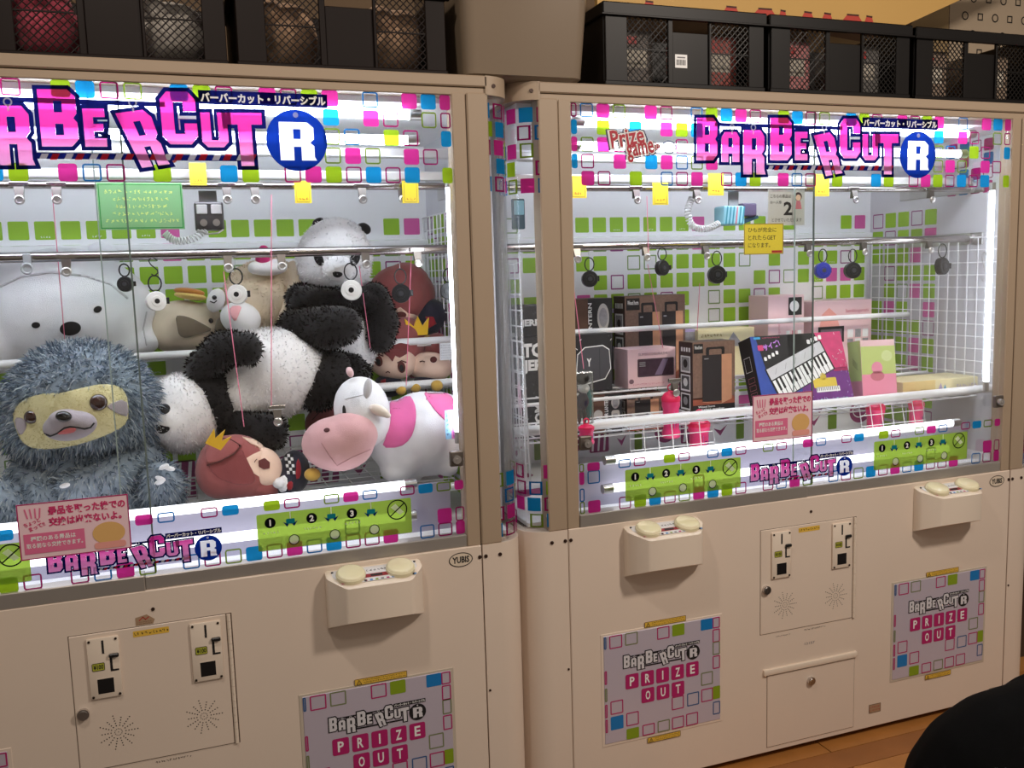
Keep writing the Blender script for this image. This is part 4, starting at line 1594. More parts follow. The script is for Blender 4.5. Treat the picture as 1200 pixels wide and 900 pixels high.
# paper swing tag
a = at(521, 481, .10)
g = G().box(a.x, .10, a.z-.075, a.x+.05, .1008, a.z).build('swing_tag', M('tag_pink', (236, 130, 190), .4), t)
pr = Pr()
pr.rect(a.x, a.z-.075, a.x+.016, a.z, M('tag_blue', (150, 200, 236), .4), 1)
pr.text('にじさんじ'[:0]+'かわいい', a.x+.003, a.z-.07, a.x+.013, a.z-.006, M('tag_ink', (40, 60, 120), .5), 2, rot=0) if False else pr.scribble(a.x+.002, a.z-.07, a.x+.014, a.z-.006, M('tag_ink', (40, 60, 120), .5), 2, 5, 3)
pr.frame(a.x+.02, a.z-.07, a.x+.042, a.z-.008, .0015, M('tag_violet', (120, 70, 150), .5), 1, .003)
pr.build('tag_print', g, lambda x, z, o: (x, .0998-o, z))
G().tube([(a.x+.045, .10, a.z-.01), (a.x+.058, .12, a.z-.03), (a.x+.06, .14, a.z-.055)], .0022, 6).build('ribbon', M('red_ribbon', (206, 40, 80), .5), t)


# ---- red-haired doll plushes (plain stand-ins)
def doll(label, base, prims_hair, prims_face, zoom, face_feats, extra, py, group='red-haired doll plushes'):
    t = thing('plush_doll', label, 'plush toy', base, group)
    h_ = blob('hair', prims_hair, f_hair, t, .005, 6, .003)
    f_ = blob('face', prims_face, f_skin, t, .0045, 6)
    extra(t, h_, f_)
    return t, h_, f_


py = .24


def ex1(t, h_, f_):
    Q = lambda l: Z5(l, 170, 420)
    bv = tree_of([h_])
    patch('fringe', bv, Q([(365, 625), (400, 560), (560, 520), (600, 600), (640, 680), (650, 730), (560, 745), (470, 720), (410, 690)]), f_hair2, t, .005, 2, 1)
    patch('hair_lock', bv, Q([(350, 480), (430, 470), (510, 480), (560, 515), (520, 560), (430, 610), (365, 625), (355, 560)]), f_hair, t, .009, 2, 1, .012)
    patch('lock_seam', bv, strip(Q([(365, 628), (450, 600), (520, 562), (562, 514), (500, 478), (420, 470)]), 1.0), brown_st, t, .0105, 1.5, 0)
    patch('face_patch', bv, Q([(570, 460), (650, 478), (740, 530), (785, 600), (775, 660), (740, 715), (690, 705), (630, 670), (570, 600), (625, 565), (680, 540), (660, 515), (620, 500)]), f_skin, t, .004, 2, 0)
    bf = tree_of([h_, f_])
    patch('eye', bf, Q([(665, 600), (700, 585), (730, 610), (728, 645), (695, 650), (668, 635)]), M('eye_stitch', (96, 40, 36), .8), t, .0055, 1, 0)
    patch('brow', bf, strip(Q([(640, 610), (645, 600), (655, 590)]), .9), brown_st, t, .0055, 1, 0)
    cw = at(251, 505, py-.10)
    G().prism([(0, 0), (.045, .0), (.05, .035), (.034, .018), (.026, .042), (.016, .018), (0, .035)], 0, .008, lambda a, b, h: tuple(Vector((cw.x-.022, py-.10, cw.z-.028))+Vector((a*.75+b*.65, h, -a*.45+b*.95)))).build('crown', f_gold, t)
    b_ = blob('body', [E(345, 553, py, 18, 26, 22), E(338, 565, py-.02, 16, 18, 18)], f_navy, t, .005, 4)
    bb = tree_of([b_])
    for i in range(3):
        for j in range(6):
            patch('check', bb, [(333+i*3.4+j*.6, 532+j*4), (336.2+i*3.4+j*.6, 532+j*4), (336.6+i*3.4+j*.6, 535.6+j*4), (333.4+i*3.4+j*.6, 535.6+j*4)], wht if (i+j) % 2 else blk, b_, .002, 4, 0)
    patch('shirt', bb, [(326, 560), (336, 556), (338, 574), (327, 578)], f_white, b_, .004, 2, 1)
    patch('bow', bb, [(336, 566), (343, 563), (343, 573), (337, 575)], f_red, b_, .005, 2, 1)
    patch('lapel', bb, [(348, 535), (353, 545), (352, 560), (346, 562)], f_red, b_, .003, 2, 1)
    blob('shoe', [E(366, 556, py-.04, 10, 8, 9)], cloth('tan_sole', (214, 172, 84)), t, .004, 3)
    blob('collar', [E(327, 566, py-.05, 8, 7, 8)], f_white, t, .004, 3)


p = at(280, 587, py)
doll('red-haired doll plush with gold crown lying in front of the reclining panda', (p.x, py, .905),
     [E(276, 548, py, 45, 39, 36, -12), E(262, 552, py, 32, 34, 34), E(296, 566, py, 34, 20, 28, -8)], [E(308, 548, py-.02, 22, 25, 26, 20)], None, None, ex1, py)

py = .60


def ex2(t, h_, f_):
    bv = tree_of([h_, f_])
    Q = lambda l: Z5(l, 330, 240, 5.4545)
    patch('face_patch', bv, Q([(690, 680), (760, 655), (805, 690), (800, 735), (720, 720)]), f_skin, t, .004, 2, 0)
    patch('eye', bv, oval(470, 369, 6, 4), MATS['eye_stitch'], t, .0055, 1, 0)
    b_ = blob('body', [E(506, 368, py-.03, 20, 18, 16, -25), E(500, 384, py-.03, 16, 10, 14)], f_navy, t, .005, 4)
    patch('lapel', b_, Q([(920, 715), (970, 715), (990, 760), (940, 790)]), f_red, b_, .003, 2, 0)
    cw = at(489, 381, py-.11)
    G().prism([(0, .0), (.06, 0), (.066, .05), (.046, .026), (.033, .056), (.02, .026), (-.006, .05)], 0, .01, lambda a, b, h: (cw.x-.03+a, py-.11+h, cw.z-.03+b)).build('crown', f_gold, t)
    blob('shoe', [E(505, 398, py-.04, 9, 7, 9)], cloth('tan_sole', (0, 0, 0)), t, .004, 3)


p = at(470, 400, py)
doll('red-haired doll plush lying on top, its gold crown beside the chrome rail bracket', (p.x, py, 1.27),
     [E(468, 345, py, 36, 34, 32, -10), E(478, 330, py, 26, 22, 26, -15), E(488, 345, py, 22, 26, 24)], [E(470, 368, py-.01, 22, 14, 22)], None, None, ex2, py)

py = .52


def ex3(t, h_, f_):
    Q = lambda l: Z5(l, 340, 400, 5.4545)
    bv = tree_of([f_, h_])
    for cx, cy, a in ((566, 125, 15), (712, 165, 8)):
        u, v = 340+cx/5.4545, 400+cy/5.4545
        patch('eye', bv, oval(u, v, 4.4, 6.6, a), MATS['eye_stitch'], t, .004, 1, 0)
        patch('pupil', bv, oval(u, v+1, 2.4, 4, a), stitch, t, .0055, 1, 0)
        patch('lash', bv, strip([(u-5, v-5), (u, v-7.5), (u+5.5, v-5.5)], 1.4), brown_st, t, .0055, 1, 0)
    patch('mouth', bv, strip(Q([(612, 200), (625, 192), (638, 200)]), 1.0), brown_st, t, .004, 1, 0)
    patch('fringe', bv, Q([(520, 20), (640, 0), (760, 20), (745, 80), (700, 105), (672, 90), (655, 130), (630, 100), (590, 70), (540, 60)]), f_hair2, t, .006, 2, 0, .01)
    b_ = blob('body', [E(455, 452, py-.02, 18, 14, 16)], f_navy, t, .005, 4)
    patch('lapel', b_, [(446, 446), (452, 444), (452, 458), (446, 460)], f_red, b_, .003, 2, 0)
    for u, v in ((470, 457), (487, 454)):
        blob('shoe', [E(u, v, py-.10, 6.5, 6.5, 7)], cloth('tan_sole', (0, 0, 0)), t, .004, 3)


p = at(463, 460, py)
doll('red-haired doll plush facing forward with brown eyes, right of the sitting panda', (p.x, py, 1.15),
     [E(462, 408, py+.02, 33, 28, 30), E(470, 392, py+.03, 28, 22, 28), E(486, 420, py+.02, 12, 24, 20, -8)], [E(460, 424, py-.02, 29, 21, 24, -8)], None, None, ex3, py)

py = .50


def ex4(t, h_, f_):
    bv = tree_of([f_])
    patch('eye', bv, oval(508, 421.5, 4, 3.5), MATS['eye_stitch'], t, .004, 1, 0)
    patch('brow', bv, strip([(492, 424), (495, 423), (498, 424)], 1), brown_st, t, .004, 1, 0)
    a = at(515, 402, .40)
    g = G().box(a.x, .40, a.z-.05, a.x+.04, .4008, a.z, None).build('paper_tag', M('paper_white', (226, 226, 228), .6), t)
    pr = Pr()
    pr.scribble(a.x+.003, a.z-.047, a.x+.037, a.z-.004, greyp, 1, 6, 2)
    pr.build('tag_print', g, lambda x, z, o: (x, .3998-o, z))
    blob('body', [E(500, 447, py-.02, 16, 9, 14)], f_navy, t, .005, 4)
    blob('shoe', [E(512, 452, py-.10, 7.5, 7, 7)], cloth('tan_sole', (0, 0, 0)), t, .004, 3)


p = at(510, 455, py)
doll('red-haired doll plush with paper tag by the grid screen above the cow', (p.x, py, 1.15),
     [E(512, 415, py+.05, 18, 26, 24), E(520, 430, py+.03, 10, 12, 16)], [E(504, 430, py-.01, 27, 18, 22, -5)], None, None, ex4, py)
py = .44


def ex5(t, h_, f_):
    patch('lock_seam', h_, strip([(366, 492), (376, 481), (388, 476)], 1.0), brown_st, t, .002, 1.5, 0)


p = at(380, 520, py)
doll('red-haired doll plush almost hidden behind the cow muzzle', (p.x, py, .90),
     [E(384, 498, py, 27, 24, 26)], [E(392, 512, py-.01, 18, 15, 18)], None, None, ex5, py)
# ------------------------------------------------------------------ cartons in the right machine
kraft = M('carton_inside', (150, 126, 100), .8)


class Carton:
    """printed box; local frame: x across the front, y into depth, z up, front face at y=0"""
    def __init__(s, label, u0, v0, u1, v1, Y, depth, body, yaw=0., lean=0., z0=None, name='carton', cat='box', group=None):
        bl = at(u0, v1, Y)
        if z0 is not None:
            bl.z = z0
        n = Vector((math.sin(yaw), -math.cos(yaw), 0))
        hit = lambda u, v: (lambda d: CAM+d*((bl-CAM).dot(n)/d.dot(n)))(ray(u, v))
        s.w = (hit(u1, v1)-bl).xy.length
        top = hit((u0+u1)/2, v0)
        s.h = (top.z-bl.z)/max(.5, math.cos(lean))
        s.d = depth
        s.t = thing(name, label, cat, bl, group, rot=(-lean, 0, yaw), local=True)
        b = .0015
        s.body = G().rbox(0, 0, 0, s.w, s.d, s.h, b, 1).build('carton_body', body, s.t)
        s.f, s.l, s.tp = Pr(), Pr(), Pr()

    def X(s, x):
        return x*s.w

    def rect(s, x0, z0, x1, z1, mt, lay=1, r=0.):
        s.f.rect(x0*s.w, z0*s.h, x1*s.w, z1*s.h, mt, lay, r)
        return s

    def frame(s, x0, z0, x1, z1, w, mt, lay=2, r=.0):
        s.f.frame(x0*s.w, z0*s.h, x1*s.w, z1*s.h, w, mt, lay, r)
        return s

    def text(s, t, x0, z0, x1, z1, mt, lay=4, bold=0., rot=0.):
        s.f.text(t, x0*s.w, z0*s.h, x1*s.w, z1*s.h, mt, lay, bold, rot)
        return s

    def poly(s, pts, mt, lay=2):
        s.f.poly([(x*s.w, z*s.h) for x, z in pts], mt, lay)
        return s

    def disc(s, x, z, r, mt, lay=2, ry=None):
        s.f.disc(x*s.w, z*s.h, r*s.w, mt, lay, (ry*s.h if ry else None))
        return s

    def scrib(s, x0, z0, x1, z1, mt, lay=4, rows=1, seed=1):
        s.f.scribble(x0*s.w, z0*s.h, x1*s.w, z1*s.h, mt, lay, rows, seed)
        return s

    def done(s):
        if s.f.v:
            s.f.build('front_print', s.body, lambda x, z, o: (x, -.0002-o, z))
        if s.l.v:
            s.l.build('side_print', s.body, lambda y, z, o: (-.0002-o, y, z))
        if s.tp.v:
            s.tp.build('top_print', s.body, lambda x, y, o: (x, y, s.h+.0002+o))
        return s


c_black = M('black_carton', (38, 38, 42), .45, var=.1, scale=50)
c_brown = M('dark_brown_carton', (84, 58, 50), .45, var=.35, scale=60)
c_brick = M('brick_photo_brown', (128, 100, 86), .55, var=.45, scale=120)
c_floor = M('wood_photo_red', (158, 84, 60), .5, var=.3, scale=60)
c_pink = M('pale_pink_carton', (236, 200, 204), .45, var=.02)
c_pinkd = M('rose_print', (206, 120, 136), .5)
c_cream = M('cream_carton', (236, 224, 178), .5, var=.03)
c_lime = M('lime_carton', (196, 212, 130), .5)
c_grey = M('charcoal_print', (74, 74, 80), .5)
c_mesh = M('speaker_cloth', (46, 40, 42), .8, var=.25, scale=300)
c_wood = M('wood_print', (204, 150, 116), .5, var=.15, scale=40)
c_blueg = M('galaxy_blue', (52, 78, 160), .4, var=.25, scale=30)
c_purp = M('galaxy_purple', (112, 52, 128), .4, var=.3, scale=30)
c_rose = M('galaxy_rose', (206, 66, 116), .4, var=.25, scale=40)
c_lil = M('lilac_print', (176, 160, 206), .5)
c_photo = M('photo_grey', (150, 148, 152), .5, var=.3, scale=90)
R_ = DY


def confetti(c, mt, n, seed, x0=0., x1=1., z0=0., z1=1.):
    rg = random.Random(seed)
    for i in range(n):
        x, z = rg.uniform(x0*c.w, x1*c.w), rg.uniform(z0*c.h, z1*c.h)
        a = rg.uniform(0, 3.1)
        c.f.line([(x, z), (min(c.w-.002, max(.002, x+.006*math.cos(a))), min(c.h-.002, max(.002, z+.006*math.sin(a))))], .0025, mt, 2)


# black comic speaker boxes, far left
c = Carton('black speaker box lettered TOM JERRY, behind the tan post of right machine', 608, 393, 718, 458, R_+.50, .13, c_black, z0=1.074)
confetti(c, c_grey, 40, 2)
confetti(c, wht, 12, 5)
c.text('TOM', .05, .66, .37, .90, wht, 4, .05).text('JERRY', .05, .38, .42, .62, wht, 4, .05).text('and', .44, .62, .54, .70, wht, 4)
hexa = [(.60, .28), (.68, .12), (.92, .20), (.985, .38), (.97, .72), (.90, .80), (.70, .78), (.62, .66)]
c.poly(hexa, wht, 3).poly([(x*.955+.036, z*.94+.03) for x, z in hexa], c_grey, 4)
c.f.line([(.86*c.w, .20*c.h), (.86*c.w, .74*c.h)], .001, blk, 5)
c.text('Y', .72, .44, .77, .58, wht, 5, .05)
tom = c.done()
zt_ = tom.t.location.z+tom.h+.002
c = Carton('small black speaker box lettered JERRY, stacked on the larger black box', 609, 358, 646, 391, R_+.50, .14, c_black, z0=zt_)
confetti(c, c_grey, 16, 3)
confetti(c, wht, 4, 9)
c.text('JERRY', .04, .28, .86, .56, wht, 4, .05).done()
c = Carton('black box with sideways white TOM lettering, at the bottom left behind grid', 614, 463, 650, 512, R_+.50, .14, c_black, z0=.932)
confetti(c, c_grey, 12, 4)
c.text('TOM', .1, .42, .9, .62, wht, 4, .05, math.pi/2)
c.done()


def lantern(label, u0, v0, u1, v1, Y, z0, d=.1):
    c = Carton(label, u0, v0, u1, v1, Y, d, c_brown, z0=z0)
    c.rect(0, 0, .42, 1, M('sunset_photo', (96, 66, 52), .5, var=.5, scale=25), 1)
    c.disc(.2, .5, .15, M('steel_photo', (186, 182, 178), .4), 2, .12).rect(.12, .2, .34, .45, c_photo, 2)
    c.rect(.43, 0, 1, 1, c_black, 1)
    c.text('OUTDOOR LANTERN', .05, .44, .93, .54, wht, 3, .03, math.pi/2) if False else c.f.text('OUTDOOR LANTERN', .47*c.w-.5*c.h*.9+.0, .5*c.h-.007, .47*c.w+.5*c.h*.9, .5*c.h+.007, wht, 3, .02, math.pi/2)
    c.disc(.78, .78, .14, M('steel_photo', (0, 0, 0)), 2, .16).disc(.78, .78, .10, c_photo, 3, .11)
    c.rect(.64, .12, .92, .58, M('steel_photo', (0, 0, 0)), 2, .008).rect(.68, .16, .86, .5, c_photo, 3, .006)
    return c.done()


lantern('dark lantern box on the back row, half behind the comic speaker boxes', 668, 350, 718, 392, R_+.64, 1.074)
lantern('dark lantern box on the lowest shelf, just above the front rod', 694, 462, 729, 492, R_+.50, .932)


def speaker(label, u0, v0, u1, v1, Y, z0, d, n=1, cap=True):
    c = Carton(label, u0, v0, u1, v1, Y, d, c_brown, z0=z0)
    c.rect(0, .18, 1, 1, c_brick, 1).rect(0, 0 if not cap else .09, 1, .20, c_floor, 1)
    c.rect(.02, .84, .24, .975, blk, 3).text('SPEAKER' if False else 'Wood horn', .04, .90, .22, .95, wht, 4, .02)
    for i in range(n):
        a, w_ = .22+i*(.78/n), (.74/n)
        c.rect(a+.12*w_, .80, a+.72*w_, .92, blk, 2, .006).rect(a+.22*w_, .80, a+.62*w_, .89, c_brick, 3, .004)
        c.rect(a, .14, a+.62*w_, .81, c_mesh, 4)
        c.poly([(a+.62*w_, .10), (a+.95*w_, .16), (a+.95*w_, .81), (a+.62*w_, .81)], c_wood, 4)
        c.f.line([((a+.01)*c.w, .14*c.h), ((a+.62*w_)*c.w, .10*c.h)], .0018, c_wood, 5)
        c.rect(a+.06*w_, .75, a+.2*w_, .765, c_photo, 5)
    if cap:
        c.rect(0, 0, 1, .095, blk, 2).text('Wood horn', .12, .055, .52, .085, wht, 3, .02).text('wireless speaker', .12, .012, .75, .045, wht, 3, .02)
    # picture strip on the left side
    L = c.l
    L.rect(.001, .001, d-.001, c.h-.001, M('maroon_side', (58, 36, 36), .5), 1)
    for i in range(3):
        z = c.h*(.56-.27*i)
        L.rect(d*.15, z, d*.85, z+c.h*.24, wht, 2, .002)
        L.rect(d*.22, z+.006, d*.78, z+c.h*.22, [c_photo, c_grey, c_mesh][i], 3)
        L.disc(d*.5, z+c.h*.13, d*.16, [c_mesh, wht, c_photo][i], 4)
    for i in range(4):
        L.rect(d*(.16+.18*i), c.h*.86, d*(.28+.18*i), c.h*.92, wht, 2)
    return c.done()


speaker('brown box showing two wooden speakers, on the back row', 733, 346, 803, 415, R_+.62, 1.074, .085, 2, False)
speaker('brown box showing one wooden speaker, left of the keyboard box', 812, 400, 861, 478, R_+.36, 1.0005, .085, 1, True)
speaker('brown speaker box low on the lowest shelf under the pink box', 735, 460, 775, 490, R_+.50, .932, .08, 1, False)
c = Carton('pale pink box with dark window lettered SUMIKKOGURASHI', 736, 408, 792, 453, R_+.49, .10, c_pink, z0=1.074)
c.text('SUMIKKOGURASHI', .22, .82, .82, .89, M('mauve_print', (120, 90, 100), .5), 3)
c.rect(.20, .28, .96, .74, M('window_rim', (70, 50, 60), .4), 2, .004).rect(.22, .31, .94, .71, M('window_dark', (72, 52, 66), .25, var=.5, scale=45), 3, .003)
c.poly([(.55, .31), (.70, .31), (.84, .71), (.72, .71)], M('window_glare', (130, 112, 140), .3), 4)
for i in range(3):
    c.rect(.235, .64-.045*i, .36, .66-.045*i, c_photo, 5)
c.scrib(.10, .06, .75, .14, c_pinkd, 3, 1, 3).disc(.07, .18, .05, M('mauve_print', (0, 0, 0)), 2, .06).done()
# pale boxes behind
c = Carton('cream flat-fronted box peeking above the front speaker box', 818, 385, 884, 420, R_+.62, .12, c_cream, z0=1.074)
c.scrib(.06, .82, .40, .92, M('ochre_print', (160, 130, 60), .5), 3, 1, 4).poly([(.46, .62), (.62, .92), (.80, .62)], c_photo, 2).done()
c = Carton('narrow grey lilac box wedged behind the brown speaker boxes', 801, 386, 816, 420, R_+.64, .10, c_lil, z0=1.074)
c.rect(.05, .6, .95, .95, c_photo, 2).done()
c = Carton('pale pink box with black label on the back row, left one', 900, 346, 942, 398, R_+.60, .12, c_pink, z0=1.074)
c.rect(.56, .74, .93, .97, blk, 2).disc(.72, .855, .13, wht, 3).f.text('Sumikkogurashi', .30*c.w-.045, .5*c.h-.006, .30*c.w+.045, .5*c.h+.006, c_pinkd, 3, .0, math.pi/2)
for i in range(6):
    c.rect(.5+.16*(i % 3), .3+.14*(i//3), .6+.16*(i % 3), .4+.14*(i//3), wht if i % 2 else c_pinkd, 2)
c.rect(.2, .05, .8, .10, M('magenta_print', (0, 0, 0)), 2).done()
c = Carton('pale pink wide box with rounded window on the back row, right one', 953, 352, 1021, 399, R_+.62, .12, c_pink, z0=1.074)
c.text('Sumikkogurashi', .54, .80, .94, .87, c_pinkd, 3, .01).scrib(.56, .70, .92, .76, c_pinkd, 3, 1, 7)
c.poly([(.10, .62), (.14, .80), (.26, .90), (.38, .80), (.44, .62)], M('salmon_print', (232, 160, 150), .5), 2)
c.rect(.08, .38, .52, .62, blk, 2).rect(.12, .36, .48, .58, M('dim_window', (120, 100, 110), .3, var=.4, scale=60), 3)
for i in range(4):
    c.disc(.16+.09*i, .42, .035, wht if i % 2 else c_cream, 4, .05)
for i in range(6):
    c.rect(.58+.13*(i % 3), .30+.14*(i//3), .68+.13*(i % 3), .42+.14*(i//3), wht if i % 2 else c_photo, 2)
c.done()
# keyboard box, leaning back on the front shelf
c = Carton('purple and pink toy keyboard box with large white keys, leaning back', 896, 393, 1002, 474, R_+.235, .07, c_blueg, lean=.33, z0=1.0075)
c.rect(.45, 0, 1, .50, c_purp, 2).poly([(.40, 1), (.86, 1), (.86, .42), (.34, .42)], blk, 1).poly([(.70, 1), (1, 1), (1, .45), (.84, .45)], c_rose, 2)
c.poly([(.05, 1), (.55, 1), (.62, .70), (.10, .55)], M('black_print', (0, 0, 0)), 1)
kb = [(.10, .52), (.74, .86), (.83, .50), (.20, .15)]
BL_, BR_, TR_, TL_ = (Vector(p) for p in ((.20, .13), (.84, .49), (.74, .88), (.10, .54)))
kq = lambda s, t: tuple((BL_.lerp(BR_, s)).lerp(TL_.lerp(TR_, s), t))
c.poly([kq(-.02, -.03), kq(1.02, -.03), kq(1.02, 1.03), kq(-.02, 1.03)], blk, 3)
c.poly([kq(0, .64), kq(1, .64), kq(1, 1), kq(0, 1)], M('panel_grey', (206, 206, 210), .4), 4)
for i in range(14):
    a, b = i/14+.006, (i+1)/14-.006
    c.poly([kq(a, 0), kq(b, 0), kq(b, .60), kq(a, .60)], wht, 4)
for i in (0, 1, 3, 4, 5, 7, 8, 10, 11, 12):
    a = (i+1)/14
    c.poly([kq(a-.018, .24), kq(a+.018, .24), kq(a+.018, .60), kq(a-.018, .60)], blk, 5)
for i in range(5):
    a = .1+i*.18
    c.f.line([tuple(v*k for v, k in zip(kq(a, .75), (c.w, c.h))), tuple(v*k for v, k in zip(kq(a+.06, .9), (c.w, c.h)))], .0015, c_photo, 5)
c.text('サイズ!', .11, .82, .30, .91, M('lilac_text', (190, 130, 220), .4), 4, .04, .25)
c.rect(.055, .80, .115, .875, c_rose, 4, .003)
for i in range(4):
    c.rect(.10+i*.045, .66+i*.025, .13+i*.045, .71+i*.025, wht, 4, .003)
    c.rect(.60+i*.045, .85+i*.018, .635+i*.045, .91+i*.018, wht, 4, .003)
c.rect(.03, .955, .10, .985, M('cyan_print', (60, 160, 210), .4), 4).scrib(.12, .95, .32, .985, c_rose, 4, 1, 2)
c.rect(.58, .24, .84, .37, M('yellow_toy', (216, 190, 70), .5), 4, .004).rect(.60, .18, .86, .25, wht, 5).disc(.70, .39, .035, M('yellow_toy', (0, 0, 0)), 4)
for i in range(12):
    c.rect(.605+i*.021, .20, .612+i*.021, .25, blk, 6)
c.scrib(.62, .04, .94, .11, M('mint_print', (150, 214, 206), .5), 4, 1, 5).scrib(.28, .06, .50, .12, c_lil, 4, 1, 6)
confetti(c, c_lil, 34, 8, .5, 1, 0, .5)
confetti(c, wht, 14, 9, .85, 1, .5, 1)
c.l.rect(.001, .001, c.d-.001, c.h-.001, blk, 1)
c.l.frame(c.d*.3, c.h*.55, c.d*.8, c.h*.75, .0015, wht, 2)
for i in range(4):
    c.l.frame(c.d*.25, c.h*(.1+.1*i), c.d*.75, c.h*(.17+.1*i), .001, c_pinkd, 2)
c.done()
# lime and pink box, turned
c = Carton('lime green and pink box standing turned beside the keyboard box', 1012, 399, 1052, 463, R_+.24, .085, c_pink, yaw=-.22, lean=.14, z0=1.003)
c.rect(0, .45, 1, .9, c_lime, 1).rect(0, 0, 1, .45, M('pink_panel', (236, 150, 176), .5), 1)
c.disc(.45, .55, .16, M('pink_panel', (0, 0, 0)), 2, .10).disc(.45, .42, .2, c_pinkd, 2, .08).disc(.75, .74, .16, M('pale_lime', (212, 224, 160), .5), 2, .09)
c.l.rect(.001, c.h*.35, c.d-.001, c.h-.001, c_lime, 1)
c.l.rect(.001, .001, c.d-.001, c.h*.35, M('pink_panel', (0, 0, 0)), 1)
for i in range(4):
    c.l.line([(c.d*.3, c.h*(.62-.03*i)), (c.d*.65, c.h*(.72-.03*i))], .0012, blk, 2)
c.tp.rect(.001, .001, c.w-.001, c.d-.001, M('pink_panel', (0, 0, 0)), 1)
c.done()
c = Carton('flat pale yellow box lying at the right end of the shelf', 1058, 444, 1160, 462, R_+.225, .14, c_cream, z0=1.0025)
c.rect(0, 0, .36, 1, M('butter_carton', (232, 206, 140), .5), 1).scrib(.06, .3, .28, .6, M('ochre_print', (0, 0, 0)), 2, 1, 4).scrib(.60, .4, .85, .7, c_lil, 2, 1, 5)
c.poly([(.38, .2), (.42, .8), (.46, .2)], c_lil, 2).poly([(.44, .2), (.47, .7), (.50, .2)], M('cyan_print', (0, 0, 0)), 2).done()
# dim boxes low at the back
for u0, u1, lb, bm_ in ((648, 692, 'black box low behind the left post of right machine', c_black), (778, 806, 'dark brown box low behind the pink bottle with ring cap', c_brown)):
    c = Carton(lb, u0, 468, u1, 505, R_+.52, .12, bm_, z0=.932)
    confetti(c, c_photo, 10, int(u0))
    c.done()

# ------------------------------------------------------------------ hanging pink bottles, bagged toy
neon = M('neon_pink_plastic', (250, 60, 130), .3, coat=.3)
neon2 = M('hot_pink_cap', (236, 30, 90), .3)
vio = M('violet_label', (176, 140, 214), .4)


def bottle(label, u, v0, v1, r_px, Y, cap=True):
    a, b = at(u, v0, Y), at(u, v1, Y)
    k = (a-CAM).dot(CW)/F
    r, h_ = r_px*k, a.z-b.z
    t = thing('drink_bottle', label, 'bottle', (a.x, Y, b.z), 'hot pink bottles')
    body = G().lathe([(r*.82, 0), (r*.95, h_*.02), (r, h_*.12), (r*.86, h_*.2), (r*.86, h_*.62), (r*.98, h_*.68), (r*.98, h_*.80)], (a.x, Y, b.z), (0, 0, 1), 24).build('bottle_body', neon, t, smooth=True)
    G().lathe([(r*1.02, h_*.78), (r*1.02, h_*.86), (r*.7, h_*.95), (r*.4, h_*.985), (r*.25, h_)], (a.x, Y, b.z), (0, 0, 1), 24).build('cap', neon2, t, smooth=True)
    if cap:
        G().tube([(a.x+r*.35*math.cos(q), Y, b.z+h_+r*.35+r*.35*math.sin(q)) for q in [i*math.pi/8 for i in range(16)]], .002, 6, True).build('ring', neon2, t, smooth=True)
    pr = Pr()
    w_ = r*.9
    pr.rect(0, h_*.22, w_*1.2, h_*.58, vio, 1)
    pr.text('ライ', w_*.2, h_*.30, w_*1.0, h_*.45, M('violet_ink', (60, 30, 120), .5), 2, .03)
    pr.build('label_print', body, lambda x, z, o: (a.x+(r*.87+o)*math.sin(x/r-.1), Y-(r*.87+o)*math.cos(x/r-.1), b.z+z))
    return t


bottle('hot pink bottle with ring cap hanging below the pink box', 786, 458, 513, 11, R_+.195)
bottle('hot pink bottle hanging low behind the wire grid flap', 819, 489, 536, 13, R_+.20)
bottle('short hot pink bottle hanging by the lock of right machine', 687, 497, 520, 9.5, R_+.10)
bottle('slim hot pink bottle hanging behind the curved corner pane', 646, 497, 562, 7, R_+.19)
bottle('hot pink bottle under the lime green box', 1026, 470, 512, 11, R_+.20)
bottle('hot pink bottle under the flat yellow box', 1074, 467, 503, 9, R_+.20)
a = at(683, 497, R_+.125)
t = thing('bagged_toy', 'small dark toy in a clear bag hanging beside the left post of right machine', 'toy', (a.x, R_+.125, a.z))
k = (a-CAM).dot(CW)/F
G().rbox(a.x-13*k, R_+.115, a.z, a.x+13*k, R_+.135, a.z+62*k, .004, 2).build('clear_bag', GLASS('bag_film', (.95, .97, .96), .8, .10), t)
G().ell(E(683, 443, R_+.125, 8, 8, 4)).build('head', blackp, t, smooth=True)
G().ell(E(684, 455, R_+.125, 7, 6, 4)).build('shirt', wht, t, smooth=True)
G().ell(E(683, 470, R_+.125, 7, 11, 4)).build('coat', M('indigo_cloth', (44, 36, 66), .6), t, smooth=True)
G().ell(E(690, 474, R_+.125, 3.5, 18, 3)).build('scarf', M('teal_cloth', (30, 130, 130), .6), t, smooth=True)
G().ell(E(679, 488, R_+.125, 2.5, 9, 3)).build('leg', blackp, t, smooth=True)
G().ell(E(685, 488, R_+.125, 2.5, 9, 3)).build('leg', blackp, t, smooth=True)

# ------------------------------------------------------------------ bulldog clips on the rods
CLIP = thing('bulldog_clip', 'x', 'clip', (0, 0, 0), 'bulldog clips on the rails')
G().rbox(-.021, -.017, -.006, .021, -.009, .006, .002, 2).build('jaw_bar', rodm, CLIP)
G().add([(-.011, -.016, -.004), (.011, -.016, -.004), (.011, -.010, -.004), (-.011, -.010, -.004), (-.008, -.022, -.03), (.008, -.022, -.03), (.008, -.004, -.03), (-.008, -.004, -.03)],
        [(0, 1, 5, 4), (2, 3, 7, 6), (1, 2, 6, 5), (3, 0, 4, 7), (0, 3, 2, 1), (4, 5, 6, 7)]).build('spring_body', M('dark_spring_steel', (120, 114, 110), .35, 1.), CLIP)
gm = G().tube([(.0085*math.cos(i*math.pi/10), -.023, -.036+.0085*math.sin(i*math.pi/10)) for i in range(20)], .003, 8, True)
gm.cyl((0, -.0235, -.036), (0, -.0215, -.036), .0085, 16).build('grommet', chrome, CLIP, smooth=True)
clips = []
